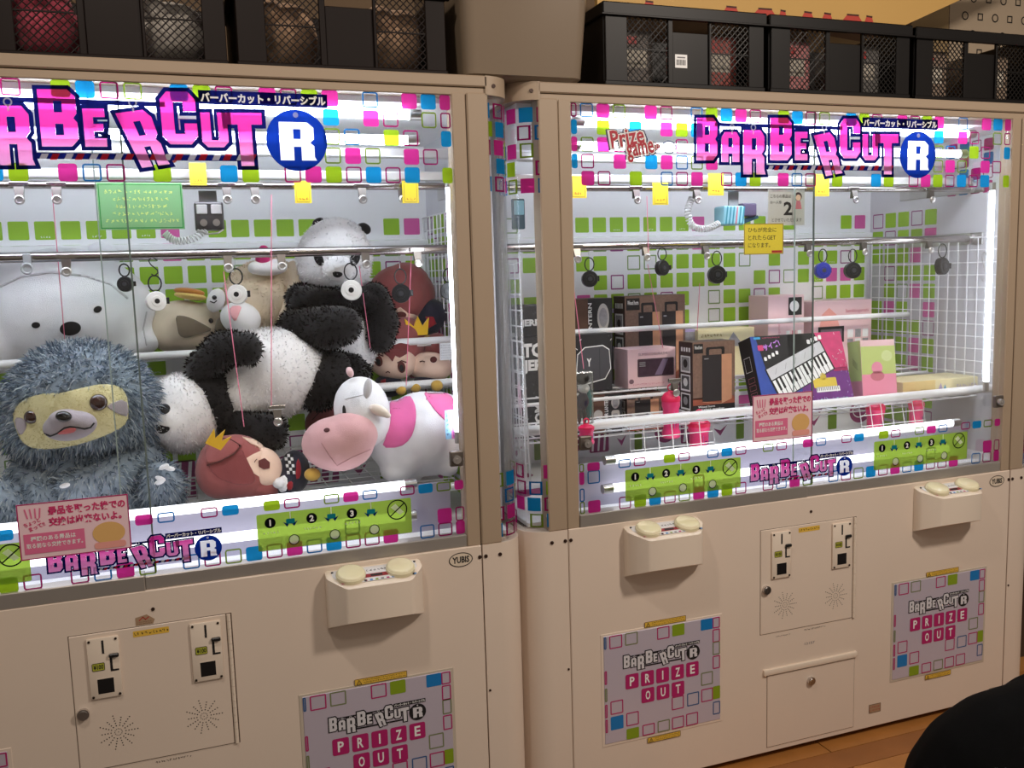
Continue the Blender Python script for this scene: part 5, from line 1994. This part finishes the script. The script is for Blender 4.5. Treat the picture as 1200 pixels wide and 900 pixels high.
for u, v, m_, lv in ((22, 228, 0, 1), (66, 219, 0, 1), (266, 223, 0, 1), (299, 228, 0, 1), (425, 230, 0, 1), (472, 226, 0, 1),
                     (77, 314, 0, 0), (267, 308, 0, 0), (330, 308, 0, 0), (429, 308, 0, 0), (490, 304, 0, 0),
                     (641, 232, 1, 1), (747, 232, 1, 1), (818, 226, 1, 1), (1003, 230, 1, 1), (1093, 225, 1, 1),
                     (640, 302, 1, 0), (677, 302, 1, 0), (758, 303, 1, 0), (828, 299, 1, 0), (948, 292, 1, 0), (1013, 290, 1, 0), (1090, 286, 1, 0)):
    clips.append((u, m_, lv))
ordn = ['first', 'second', 'third', 'fourth', 'fifth', 'sixth', 'seventh', 'eighth']
cnt = {}
for i, (u, m_, lv) in enumerate(clips):
    c_ = CLIP if i == 0 else copy_tree(CLIP)
    Yc = (DY if m_ else 0)+.27
    z = 1.697 if lv else 1.531
    p = at(u, 225 if lv else 305, Yc-.02)
    c_.location = (p.x, Yc+(.002 if lv else -.0005), z)
    q = cnt.get((m_, lv), 0)
    cnt[(m_, lv)] = q+1
    c_['label'] = 'chrome bulldog clip, %s from left on the %s rail of the %s machine' % (ordn[q], 'upper' if lv else 'lower', 'right' if m_ else 'left')
c_ = copy_tree(CLIP)
p = at(325, 478, .20)
c_.location = (p.x, .225, p.z)
c_['label'] = 'chrome bulldog clip hanging on a pink string over the panda belly'
for ch in list(c_.children):
    pass
c_ = copy_tree(CLIP)
p = at(792, 446, R_+.17)
c_.location = (p.x, R_+.19, p.z)
c_['label'] = 'chrome bulldog clip hanging over the hot pink bottle with ring cap'
# clear plastic clip
t = thing('plastic_clip', 'grey plastic clip on the lower rail above the white bear', 'clip', tuple(at(32, 306, .255)))
p = at(32, 306, .252)
G().rbox(p.x-.008, .245, p.z-.012, p.x+.008, .255, p.z+.018, .002, 2).build('clip_body', M('grey_clear_plastic', (170, 174, 178), .3), t)
p = at(32, 315, .248)
G().tube([(p.x+.011*math.cos(i*math.pi/10), .243, p.z+.011*math.sin(i*math.pi/10)) for i in range(20)], .003, 8, True).cyl((p.x, .2425, p.z), (p.x, .246, p.z), .011, 18).build('clip_disc', MATS['grey_clear_plastic'], t, smooth=True)

# ------------------------------------------------------------------ round spring reels on wire loops
reelw = M('white_reel', (226, 224, 220), .35)
reelb = M('black_reel', (30, 30, 33), .3)
reelu = M('blue_reel', (44, 54, 150), .3)
linem = M('clear_line', (196, 200, 204), .3)


def reel(label, u, v, mt, m_, r_px=11, face=1, hook=False):
    Yc = (DY if m_ else 0)+.262
    p = at(u, v, Yc)
    k = (p-CAM).dot(CW)/F
    r = r_px*k
    t = thing('spring_reel', label, 'reel', (p.x, Yc, p.z), 'spring reels hung from the lower rails')
    n = Vector((-.25*face, -1, .05)).normalized()
    G().lathe([(r*.90, -r*.42), (r, -r*.36), (r, r*.30), (r*.94, r*.38), (r*.55, r*.40), (r*.52, r*.46), (r*.3, r*.47)], p, n, 28).build('case', mt, t, smooth=True, angle=35)
    q = p+n*r*.46
    G().cyl(q, q+n*r*.05, r*.26, 18).build('hub', blackp if mt is reelw else M('dark_grey_hub', (62, 62, 68), .3), t)
    e = p+Vector((r*1.0, 0, r*.05))
    G().rbox(e.x-.001, Yc-.004, e.z-r*.35, e.x+r*.28, Yc+.004, e.z+r*.30, .001, 1).build('line_guide', blackp, t)
    top = p+Vector((0, 0, r*1.0))
    w_ = r*.62
    lp = [top+Vector((w_*math.sin(i*math.pi/8)*(1 if i <= 8 else 1), 0, w_*1.3*(1-math.cos(i*math.pi/8)))) for i in range(16)]
    G().tube(lp, .0018, 6, True).build('wire_loop', blackp if mt is not reelw else M('dark_wire', (56, 56, 58), .3, .8), t, smooth=True)
    a = top+Vector((0, 0, w_*2.6))
    if hook:
        h_ = 1.519-a.z
        G().tube([a+Vector((-.006, 0, .004)), a+Vector((0, 0, -.002)), a+Vector((.009, 0, .006)), a+Vector((.008, 0, h_*.35)), a+Vector((-.006, 0, h_*.7)), a+Vector((-.010, 0, h_-.002)), a+Vector((-.002, 0, h_+.008)), a+Vector((.010, 0, h_-.002))], .0016, 6).build('s_hook', MATS['dark_wire'], t, smooth=True)
    else:
        G().cyl(a, (a.x, .27+(DY if m_ else 0), 1.520), .0007, 5).build('line', linem, t)
    return t


reel('white round reel with dark hub hung by an S-hook over the beige plush', 183, 353, reelw, 0, 11.5, -1, True)
reel('white round reel in front of the cream hooded plush', 278, 345, reelw, 0, 11.5, 1)
reel('white round reel in front of the sitting panda', 412, 340, reelw, 0, 12, 1)
reel('black round reel in front of the topmost red-haired doll', 470, 344, reelb, 0, 11, 1)
reel('black round reel hanging beside the right post of left machine', 526, 341, reelb, 0, 10, 1)
reel('black boxy reel hanging in front of the white bear cushion', 147, 333, reelb, 0, 9, 1)
reel('black round reel above the black comic speaker box', 691, 327, reelb, 1, 9.5, 1)
reel('black round reel just above the back-row speaker box corner', 776, 314, reelb, 1, 9, -1)
reel('black round reel below the yellow handwritten note, left one', 840, 322, reelb, 1, 10.5, 1)
reel('blue round reel right of the dark pane edge', 964, 317, reelu, 1, 9.5, 1)
reel('black round reel right beside the blue reel', 999, 317, reelb, 1, 9.5, 1)
reel('black round reel at the far right near the glowing tube', 1104, 312, reelb, 1, 10, -1)
# S-hook on the far right screen
p = at(1153, 312, R_+.17)
t = G().tube([(p.x-.012, R_+.17, p.z-.035), (p.x-.002, R_+.17, p.z-.05), (p.x+.012, R_+.17, p.z-.03), (p.x-.004, R_+.17, p.z+.01), (p.x-.010, R_+.17, p.z+.035), (p.x, R_+.17, p.z+.048), (p.x+.012, R_+.17, p.z+.04)], .0016, 6).build('s_hook', steel, None, smooth=True, org=(p.x, R_+.17, p.z))
tag(t, 'steel S-hook hanging from the grid screen at far right', 'hook')
# pink cords
cordm = M('pink_cord', (236, 130, 160), .6)
for a, b, Ya, Yb, lb in (((61, 222), (77, 412), .262, .40, 'thin pink cord falling over the white bear face'), ((262, 318), (286, 500), .25, .16, 'thin pink cord falling past the white reel onto the panda'),
                         ((318, 228), (318, 478), .262, .215, 'thin pink cord holding the clip over the panda belly'), ((421, 312), (434, 408), .26, .30, 'thin pink cord in front of the sitting panda arm'),
                         ((482, 300), (476, 452), .262, .34, 'thin pink cord in front of the red-haired dolls'), ((669, 310), (684, 432), R_+.262, R_+.16, 'thin pink cord leading to the bagged toy'),
                         ((759, 310), (777, 408), R_+.262, R_+.44, 'red cord hanging before the back-row speaker box'), ((820, 332), (817, 388), R_+.262, R_+.30, 'faint pink cord hanging left of the lone black reel'),
                         ((758, 230), (760, 296), R_+.25, R_+.25, 'faint pink cord between the rails of the right machine')):
    p, q = at(*a, Ya), at(*b, Yb)
    o = G().cyl(p, q, .0011, 6).build('cord', cordm, None, org=q)
    tag(o, lb, 'cord')

# ------------------------------------------------------------------ paper signs
def card(name, label, u0, v0, u1, v1, Y, mt, thick=.0012):
    a, b = at(u0, v1, Y), at(u1, v0, Y)
    c = at((u0+u1)/2, (v0+v1)/2, Y)
    a.z, b.z = at((u0+u1)/2, v1, Y).z, at((u0+u1)/2, v0, Y).z
    t = thing(name, label, 'sign', ((a.x+b.x)/2, Y, a.z))
    s = G().box(a.x, Y, a.z, b.x, Y+thick, b.z).build('sheet', mt, t)
    w, h_ = b.x-a.x, b.z-a.z
    pr = Pr()
    return t, s, pr, w, h_, (lambda x, z, o: (a.x+x, Y-.0002-o, a.z+z))


# green acrylic notice
t, s, pr, w, h_, f = card('notice_board', 'green see-through notice with pale yellow lettering hung on upper rail', 117, 214, 213, 269, .245, INK('green_acrylic', (196, 236, 192), .5))
gt = M('yellow_notice_print', (226, 222, 130), .5)
pr.frame(.003, .003, w-.003, h_-.003, .002, INK('green_acrylic_line', (60, 150, 80), .2), 1)
for i, (x0, x1) in enumerate(((.08, .92), (.18, .82), (.2, .82), (.16, .88), (.08, .94))):
    z = h_*(.80-.155*i)
    pr.scribble(w*x0, z-h_*.06, w*x1, z+h_*.07, gt, 2, 1, 30+i)
pr.build('notice_print', s, f)
# pink notices on the glass of both machines
pk_m = M('pink_notice', (240, 206, 214), .5)
pk_d = M('deep_pink_print', (206, 50, 110), .5)
pk_b = M('pink_block', (222, 110, 150), .5)
for m_, c4 in ((0, (24, 585, 150, 650)), (1, (882, 461, 952, 515))):
    u0, v0, u1, v1 = c4
    t, s, pr, w, h_, f = card('notice_sheet', 'pink Japanese notice stuck on the glass of the %s machine' % ('right' if m_ else 'left'), u0, v0, u1, v1, (DY if m_ else 0)-.0005+.0075, pk_m, .0008)
    pr.frame(0, 0, w, h_, .0025, M('magenta_print', (0, 0, 0)), 1)
    pr.text('景品を取った後での', w*.27, h_*.76, w*.97, h_*.92, pk_d, 2, .04)
    pr.text('交換は出来ないよ。', w*.27, h_*.56, w*.93, h_*.72, pk_d, 2, .04)
    pr.text('ちょっと', w*.05, h_*.62, w*.20, h_*.70, pk_d, 2, .03, .35)
    pr.text('まって!!', w*.09, h_*.54, w*.24, h_*.62, pk_d, 2, .03, .35)
    for i in range(4):
        pr.line([(w*(.09+.035*i), h_*.74), (w*(.07+.045*i), h_*.90)], .003, pk_b, 2)
    pr.rect(w*.04, h_*.10, w*.58, h_*.46, pk_b, 2)
    pr.text('種類のある景品は', w*.10, h_*.32, w*.50, h_*.41, wht, 3, .02)
    pr.text('取る前なら交換できます。', w*.06, h_*.20, w*.56, h_*.29, wht, 3, .02)
    # plain stand-in where the mascot is printed: a round tan shape on a pink cushion
    pr.disc(w*.80, h_*.33, w*.15, M('tan_circle_print', (222, 176, 110), .5), 2, h_*.20)
    pr.rect(w*.66, h_*.05, w*.95, h_*.17, M('salmon_print', (0, 0, 0)), 3, .006)
    pr.build('notice_print', s, f)
# yellow handwritten note and the grey card behind it
t, s, pr, w, h_, f = card('paper_note', 'yellow handwritten note taped inside the right machine', 872, 262, 918, 298, R_+.0265, M('yellow_paper', (236, 216, 60), .6))
for i, tx in enumerate(('ひもが完全に', 'とれたらGET', 'になります。')):
    pr.text(tx, w*.10, h_*(.72-.25*i), w*(.82, .80, .66)[i], h_*(.88-.25*i), blk, 1)
pr.rect(w*.70, h_*.04, w*.97, h_*.12, M('red_print', (0, 0, 0)), 1)
pr.frame(0, 0, w, h_, .002, M('ochre_print', (0, 0, 0)), 1)
pr.build('handwriting', s, f)
t, s, pr, w, h_, f = card('limit_card', 'grey card with large number two beside a small figure drawing', 900, 222, 943, 264, R_+.030, M('grey_card', (198, 200, 198), .6))
pr.text('こちらの景品は', w*.06, h_*.76, w*.62, h_*.86, blk, 1)
pr.text('お一人様', w*.06, h_*.60, w*.36, h_*.69, blk, 1)
pr.text('2', w*.42, h_*.28, w*.66, h_*.66, blk, 1, .03)
pr.text('とさせていただきます', w*.10, h_*.10, w*.92, h_*.20, blk, 1)
pr.disc(w*.82, h_*.80, w*.10, M('dark_hair_print', (60, 30, 40), .5), 1)
pr.disc(w*.82, h_*.77, w*.07, M('skin_print', (240, 206, 180), .5), 2)
pr.poly([(w*.74, h_*.45), (w*.92, h_*.45), (w*.88, h_*.68), (w*.77, h_*.68)], M('rose_print', (0, 0, 0)), 1)
pr.build('card_print', s, f)
# little yellow tags on the upper rails
for u, v, m_, lb in ((232, 204, 0, 'yellow tag on the upper rail behind the blue wordmark, left machine'), (355, 225, 0, 'yellow tag on the upper rail left of the panda head'), (481, 225, 0, 'yellow tag on the upper rail near the right post of left machine'),
                     (678, 219, 1, 'crumpled yellow tag on the upper rail at the left end, right machine'), (774, 227, 1, 'small yellow tag on the upper rail between two clips'), (839, 216, 1, 'yellow tag on the upper rail above the striped carriage'), (963, 217, 1, 'yellow tag on the upper rail right of the grey card')):
    Yt = (DY if m_ else 0)+.243
    t, s, pr, w, h_, f = card('rail_tag', lb, u-9, v-13, u+9, v+13, Yt, M('yellow_tag', (240, 214, 50), .5))
    s.data.materials[0] = M('yellow_tag', (0, 0, 0))
    pr.frame(w*.10, h_*.05, w*.9, h_*.95, .0012, M('ochre_print', (0, 0, 0)), 1)
    pr.scribble(w*.25, h_*.10, w*.8, h_*.30, M('red_print', (0, 0, 0)), 2, 1, u)
    pr.build('tag_print', s, f)
    t['category'] = 'tag'

# ------------------------------------------------------------------ carriages with coiled leads
coilw = M('white_coil', (226, 226, 226), .4)


def coil(pts, r, turns, wire, mt, name, parent):
    P_ = [Vector(p) for p in pts]
    # smooth path
    path = []
    n = 120
    for i in range(n+1):
        s = i/n*(len(P_)-1)
        k = min(int(s), len(P_)-2)
        t_ = s-k
        p0, p1, p2, p3 = P_[max(0, k-1)], P_[k], P_[k+1], P_[min(len(P_)-1, k+2)]
        path.append(.5*((2*p1)+(p2-p0)*t_+(2*p0-5*p1+4*p2-p3)*t_*t_+(3*p1-p0-3*p2+p3)*t_**3))
    out = []
    N = turns*10
    for i in range(N+1):
        s = i/N*n
        k = min(int(s), n-1)
        c = path[k].lerp(path[k+1], s-k)
        d = (path[k+1]-path[k]).normalized()
        ax = d.cross(Vector((0, 1, 0))).normalized()
        ay = d.cross(ax)
        a = 2*math.pi*i/10
        out.append(c+ax*r*math.cos(a)+ay*r*math.sin(a))
    return G().tube(out, wire, 5).build(name, mt, parent, smooth=True)


Yc = .30
p = at(245, 254, Yc)
k = (p-CAM).dot(CW)/F
t = thing('crane_carriage', 'metal carriage with two buttons and white coiled lead, left machine', 'carriage', (p.x, Yc, p.z))
G().rbox(p.x-16*k, Yc-.03, p.z-16*k, p.x+16*k, Yc+.03, p.z+16*k, .004, 2).build('housing', M('gunmetal', (96, 92, 94), .35, .8), t)
for s in (-1, 1):
    G().rbox(p.x+s*8*k-6*k, Yc-.034, p.z+2*k, p.x+s*8*k+6*k, Yc-.028, p.z+13*k, .002, 1).build('button', M('pale_button', (190, 186, 184), .4), t)
    G().cyl((p.x+s*7*k, Yc-.045, p.z-8*k), (p.x+s*7*k, Yc-.03, p.z-8*k), 4*k, 14).build('roller', chrome, t, smooth=True)
G().box(p.x-10*k, Yc-.003, p.z+16*k, p.x+10*k, Yc+.003, p.z+30*k).build('strap', M('grey_strap', (150, 150, 152), .5), t)
G().tube([p+Vector((-14*k, -.03, -16*k)), p+Vector((-4*k, -.04, -21*k)), p+Vector((8*k, -.04, -20*k)), p+Vector((14*k, -.03, -16*k))], .002, 6).build('wire_guard', chrome, t)
coil([at(240, 270, Yc-.02), at(225, 280, Yc-.03), at(205, 282, Yc-.03), at(193, 273, Yc-.03)], .008, 16, .0022, coilw, 'coiled_lead', t)
Yo = .36
t = thing('coiled_cable', 'orange coiled cable behind the left machine wordmark', 'cable', tuple(at(172, 182, Yo)))
coil([at(157, 130, Yo), at(163, 150, Yo-.01), at(172, 170, Yo-.02), at(188, 181, Yo-.02), at(205, 184, Yo)], .012, 18, .003, M('orange_coil', (226, 104, 84), .4), 'coil', t)
G().rbox(*(at(206, 152, Yo)-Vector((.03, 0, .03))), *(at(206, 152, Yo)+Vector((.05, .05, .03))), .006, 2).build('motor_box', M('plum_motor', (120, 60, 96), .4), t)
Yc = R_+.30
p = at(858, 252, Yc)
k = (p-CAM).dot(CW)/F
t = thing('crane_carriage', 'blue striped carriage with white coiled lead, right machine', 'carriage', (p.x, Yc, p.z))
body = G().rbox(p.x-18*k, Yc-.03, p.z-12*k, p.x+10*k, Yc+.03, p.z+10*k, .006, 2).build('housing', M('pale_blue_print', (150, 206, 222), .4), t)
pr = Pr()
for i in range(6):
    x = p.x-17*k+i*4.5*k
    pr.poly([(x, p.z-11*k), (x+2*k, p.z-11*k), (x+4.5*k, p.z+9*k), (x+2.5*k, p.z+9*k)], [M('teal_stripe', (60, 140, 160), .4), M('rose_print', (0, 0, 0))][i == 3], 1)
pr.build('stripe_print', body, lambda x, z, o: (x, Yc-.0302-o, z))
G().rbox(p.x+8*k, Yc-.028, p.z-2*k, p.x+27*k, Yc+.02, p.z+13*k, .004, 2).build('claw_head', M('violet_grey', (96, 84, 112), .4), t)
G().prism([(0, 0), (22*k, 7*k), (20*k, 10*k), (0, 6*k)], Yc-.02, Yc+.01, lambda a, b, h: (p.x+10*k+a, h, p.z-11*k+b)).build('claw_arm', M('dark_teal', (44, 80, 96), .4), t)
G().box(p.x-5*k, Yc-.003, p.z+10*k, p.x+8*k, Yc+.003, p.z+28*k).build('strap', M('grey_strap', (0, 0, 0)), t)
coil([at(842, 262, Yc-.02), at(828, 268, Yc-.02), at(812, 265, Yc-.02), at(806, 248, Yc-.02), at(811, 232, Yc)], .009, 24, .0024, coilw, 'coiled_lead', t)
p = at(608, 252, R_+.30)
t = thing('hanging_pack', 'small dark teal packet hanging inside the left corner of right machine', 'packet', (p.x, R_+.30, p.z-.04))
G().rbox(p.x-.022, R_+.29, p.z-.04, p.x+.016, R_+.305, p.z+.045, .004, 2).build('packet', M('dark_teal', (0, 0, 0)), t)
G().rbox(p.x-.018, R_+.2885, p.z+.0, p.x+.012, R_+.2905, p.z+.04, .002, 1).build('packet_panel', M('pale_blue_print', (0, 0, 0)), t)
coil([at(625, 140, R_+.25), at(627, 155, R_+.25), at(632, 178, R_+.25), at(640, 190, R_+.25)], .012, 14, .003, coilw, 'coil_drop', tag(thing('coiled_cable', 'white coiled cable inside the top left corner of right machine', 'cable', tuple(at(632, 190, R_+.25)))))

# ------------------------------------------------------------------ crates and bin on top
crm = M('black_crate_plastic', (17, 14, 13), .45, var=.1, scale=20, spec=.25)
rust = M('brown_crate_plastic', (24, 15, 12), .5, var=.1, scale=20, spec=.2)
CW_, CD_, CH_ = .475, .34, .205


def build_crate(mt):
    t = thing('storage_crate', 'x', 'crate', (0, 0, 0), 'storage crates on top of the machines', local=True)
    e = .006
    G().rbox(0, 0, 0, CW_, CD_, .008, .002, 1).build('base', mt, t)
    for nm, x0, x1 in (('side_wall', 0, e), ('side_wall', CW_-e, CW_)):
        G().rbox(x0, .008, .006, x1, CD_-.008, CH_-.03, .002, 1).build(nm, mt, t)
    G().rbox(.0, CD_-e, .006, CW_, CD_, CH_-.03, .002, 1).build('rear_wall', mt, t)
    # rim band with ribs
    g = G()
    for a in ((-.008, -.008, CW_+.008, .006), (-.008, CD_-.006, CW_+.008, CD_+.008), (-.008, -.008, .006, CD_+.008), (CW_-.006, -.008, CW_+.008, CD_+.008)):
        g.rbox(a[0], a[1], CH_-.032, a[2], a[3], CH_, .003, 1)
    g.rbox(-.012, -.012, CH_-.034, CW_+.012, .0, CH_-.029, .001, 1)
    g.build('rim', mt, t)
    # front: posts, plain panel, two lattice windows
    wins = ((.13, .38), (.655, .90))
    for x0, x1 in ((0, .13), (.38, .41), (.64, .655), (.90, 1)):
        G().rbox(CW_*x0, -.004, .006, CW_*x1, e, CH_-.028, .0015, 1).build('front_post', mt, t)
    G().rbox(CW_*.41, .002, .006, CW_*.64, e+.001, CH_-.062, .0015, 1).build('label_panel', mt, t)
    G().rbox(-.003, -.006, 0, CW_+.003, .006, .012, .002, 1).build('bottom_edge', mt, t)
    for x0, x1 in wins:
        a, b = CW_*x0, CW_*x1
        z0, z1 = .012, CH_-.03
        g = G()
        st = .0165
        w, h_ = b-a, z1-z0
        for sg in (1, -1):
            s0 = -h_
            while s0 < w:
                # diagonal from (s0,0) to (s0+h,h), clipped
                q0, q1 = max(0, -s0), min(h_, w-s0)
                if q1-q0 > .004:
                    P0, P1 = (s0+q0, q0), (s0+q1, q1)
                    if sg < 0:
                        P0, P1 = (w-P0[0], P0[1]), (w-P1[0], P1[1])
                    g.cyl((a+P0[0], .001, z0+P0[1]), (a+P1[0], .001, z0+P1[1]), .0016, 4)
                s0 += st
        g.box(a, -.001, z0+h_*.5-.0015, b, .003, z0+h_*.5+.0015)
        g.build('lattice', mt, t)
    return t


cr0 = build_crate(rust)
cr1 = build_crate(crm)
crates = [(-.236, .035, 'brown black crate at the far left holding pink plush', rust), (.262, .03, 'brown black crate on the left machine next to the taupe bin', rust),
          (1.163, .045, 'black crate with white price sticker right of the taupe bin', crm), (1.662, .045, 'black crate in the middle of the right machine top', crm), (2.168, .05, 'black crate at the right end of the right machine top', crm)]
for i, (x, y, lb, mt) in enumerate(crates):
    c_ = (cr0, None, cr1, None, None)[i] or copy_tree(cr0 if i < 2 else cr1)
    c_.location = (x, y, 1.9305)
    c_['label'] = lb
    if mt is rust:
        pass
# contents, barely lit
lump = [cloth('dim_rose_plush', (210, 90, 110)), cloth('dim_tan_plush', (196, 160, 130)), cloth('dim_white_plush', (214, 206, 196))]


def goods(label, x, y, w, h_, mt, kind='stored_plush'):
    m4 = lambda dx, dz, rx, rz: Matrix.Translation((x+dx, y, 1.942+dz)) @ Matrix.Diagonal((rx, w*.55, rz, 1))
    t = thing(kind, label, 'plush toy', (x, y, 1.942))
    blob('body', [m4(0, h_*.5, w*.5, h_*.5), m4(w*.15, h_*.62, w*.3, h_*.36)], mt, t, .008, 5, .008)
    blob('head', [m4(-w*.22, h_*.75, w*.26, h_*.28)], mt, t, .008, 5)


goods('rose pink plush seen through the lattice of far left crate', -.13, .17, .15, .16, lump[0])
goods('pale plush behind the right lattice of far left crate', .13, .17, .16, .15, lump[2])
goods('tan plush behind the left lattice of second crate', .38, .17, .16, .17, lump[1])
goods('tan plush behind the right lattice of second crate', .64, .17, .16, .17, lump[1])
for x, w, mt, lb in ((1.27, .12, M('stored_box_grey', (120, 110, 104), .6), 'grey box behind left lattice of the price sticker crate'), (1.52, .14, M('stored_box_red', (170, 80, 70), .6), 'red box behind right lattice of the price sticker crate'),
                     (1.77, .13, M('stored_box_pink', (206, 130, 130), .6), 'pink box behind left lattice of the middle crate'), (2.02, .12, M('stored_box_silver', (120, 116, 112), .4), 'silver box behind right lattice of the middle crate'),
                     (2.27, .13, M('stored_box_taupe', (140, 120, 104), .6), 'taupe box behind left lattice of the right end crate'), (2.52, .12, M('stored_box_sand', (150, 130, 112), .6), 'sand box behind right lattice of the right end crate')):
    t = thing('stored_box', lb, 'box', (x, .13, 1.942))
    G().rbox(x-w/2, .10, 1.942, x+w/2, .24, 2.085, .002, 1).build('carton_body', mt, t)
    pr = Pr()
    pr.rect(x-w*.3, 1.99, x+w*.35, 2.04, M('stored_label', (206, 196, 180), .6), 1)
    pr.rect(x-w*.4, 2.05, x+w*.1, 2.07, M('red_print', (0, 0, 0)), 1)
    pr.build('box_print', t, lambda x_, z, o: (x_, .0995-o, z))
# price sticker
p = at(800, 71, .038)
t = thing('price_sticker', 'white barcode price sticker on the black crate label panel', 'sticker', (p.x, .045, p.z))
G().box(p.x-.018, .0455, p.z-.017, p.x+.018, .0468, p.z+.017).build('sheet', wht, t)
pr = Pr()
for i in range(8):
    pr.rect(p.x-.014+i*.0036, p.z-.010, p.x-.014+i*.0036+.0016, p.z+.004, blk, 1)
pr.rect(p.x-.012, p.z+.008, p.x+.012, p.z+.011, greyp, 1)
pr.build('sticker_print', t, lambda x, z, o: (x, .0452-o, z))
# taupe bin standing across both machines
tau = M('taupe_bin_plastic', (128, 112, 94), .3, var=.04, scale=6, coat=.2)
t = thing('storage_bin', 'taupe plastic bin standing across the two machine tops', 'bin', (.937, .2, 1.9305))
g = G()
z0, z1 = 1.9305, 2.32
ring0, ring1 = rr_pts(.782, .02, 1.092, .42, .03, 5), rr_pts(.762, -.03, 1.112, .47, .035, 5)
i0, i1 = rr_pts(.786, .024, 1.088, .416, .03, 5), rr_pts(.766, -.026, 1.108, .466, .035, 5)
n = len(ring0)
vs = [(x, y, z0+.008) for x, y in ring0]+[(x, y, z1) for x, y in ring1]+[(x, y, z1) for x, y in i1]+[(x, y, z0+.014) for x, y in i0]+[((x-.937)*.93+.937, (y-.22)*.93+.22, z0) for x, y in ring0]
fs = []
for k_ in range(3):
    fs += [(k_*n+i, k_*n+(i+1) % n, (k_+1)*n+(i+1) % n, (k_+1)*n+i) for i in range(n)]
fs += [(4*n+i, 4*n+(i+1) % n, (i+1) % n, i) for i in range(n)]
fs += [tuple(range(3*n, 4*n)), tuple(range(4*n, 5*n))[::-1]]
g.add(vs, fs).build('bin_body', tau, t, smooth=True, angle=40)
g = G()
for x in (.83, 1.04):
    g.box(x, .012, 1.95, x+.004, .016, 2.3, Matrix.Rotation(0, 4, 'X'))
G().rbox(.752, -.04, 2.318, 1.122, .48, 2.335, .005, 2).build('rim', tau, t)
# ------------------------------------------------------------------ overhead panel and wall picture behind
ym = M('ochre_board', (222, 178, 104), .6, var=.04, scale=3)
t = thing('hanging_sign', 'ochre signboard with red drawings along its bottom edge, behind the crates', 'sign', (1.9, .60, 2.29))
pts = [at(u, v, .60) for u, v in ((700, 8), (900, 22), (1055, 32), (1125, 0), (1250, -60), (700, -60))]
G().prism([(q.x, q.z) for q in pts], .60, .62, lambda a, b, h: (a, h, b)).build('board', ym, t)
for q in (pts[4], pts[5]):
    G().cyl((q.x+(.1 if q is pts[5] else -.25), .61, q.z-.02), (q.x+(.1 if q is pts[5] else -.25), .61, 3.05), .004, 8).build('hanger', steel, t)
for u, w in ((752, 16), (845, 22), (880, 30), (912, 10), (938, 16), (962, 14), (985, 26), (1012, 12)):
    v = 11+(u-745)*.0675
    pr = Pr()
    P4 = [at(a, b, .60) for a, b in ((u, v-1), (u+w, v), (u+w*.8, v-9), (u+w*.3, v-10))]
    pr.poly([(q.x, q.z) for q in P4], M('sign_red', (206, 74, 62), .6), 1)
    pr.line([(P4[3].x, P4[3].z), (P4[2].x, P4[2].z)], .006, M('sign_brown_line', (80, 40, 30), .6), 2)
    pr.build('sign_drawing', t, lambda x, z, o: (x, .5995-o, z))
t = thing('wall_poster', 'faded picture board on the wall right of the canopy', 'poster', (2.85, 1.045, 2.3))
G().box(2.55, 1.035, 2.2, 3.28, 1.048, 2.9).build('board', M('poster_tan', (176, 150, 108), .6, var=.1, scale=8), t)
pr = Pr()
pr.disc(2.98, 2.52, .12, M('poster_brown', (122, 92, 64), .6), 1)
pr.disc(2.98, 2.52, .06, M('poster_tan', (0, 0, 0)), 2)
pr.poly([(2.65, 2.38), (2.80, 2.50), (3.05, 2.40), (3.0, 2.35)], M('poster_brown', (0, 0, 0)), 1)
pr.build('poster_print', t, lambda x, z, o: (x, 1.0345-o, z))
t = thing('wall_poster', 'pale patterned wallpaper board at the top right corner', 'poster', (3.5, 1.045, 2.3))
G().box(3.285, 1.035, 2.2, 4.1, 1.048, 2.9).build('board', M('wallpaper_pale', (206, 186, 160), .7, var=.04, scale=6), t)
pr = Pr()
for i in range(9):
    for j in range(8):
        x, z = 3.33+i*.085+(j % 2)*.04, 2.28+j*.075
        (pr.oring(x, z, .018, .005, M('wallpaper_motif', (186, 164, 138), .7), 1) if (i+j) % 2 else pr.frame(x-.015, z-.015, x+.015, z+.015, .005, M('wallpaper_motif', (0, 0, 0)), 1))
pr.build('poster_print', t, lambda x, z, o: (x, 1.0345-o, z))['kind'] = 'stuff'
# ------------------------------------------------------------------ dark stand-in for a finger blurred near the lens, bottom right
lm = M('black_stand_in_cloth', (5, 5, 6), .85, var=.2, scale=30, bump=.1, bscale=300, spec=.1)
c = at(1240, 950, -.70)
t = thing('finger_stand_in', 'black soft shape standing in for a blurred finger at the bottom right corner', 'stand-in', (c.x, -.70, .005))
b_ = blob('stand_in_body', [E(1240, 950, -.70, 182, 150, 120), E(1290, 940, -.70, 170, 165, 120), E(1260, 1010, -.70, 180, 110, 120)], lm, t, .014, 10)
for q in b_.data.vertices:
    if q.co.z < 0:
        q.co.z = 0
G().tube([at(1235, 812, -.70), at(1270, 770, -.70), at(1330, 760, -.70), at(1370, 800, -.70)], .012, 8).build('strap', lm, t, smooth=True)
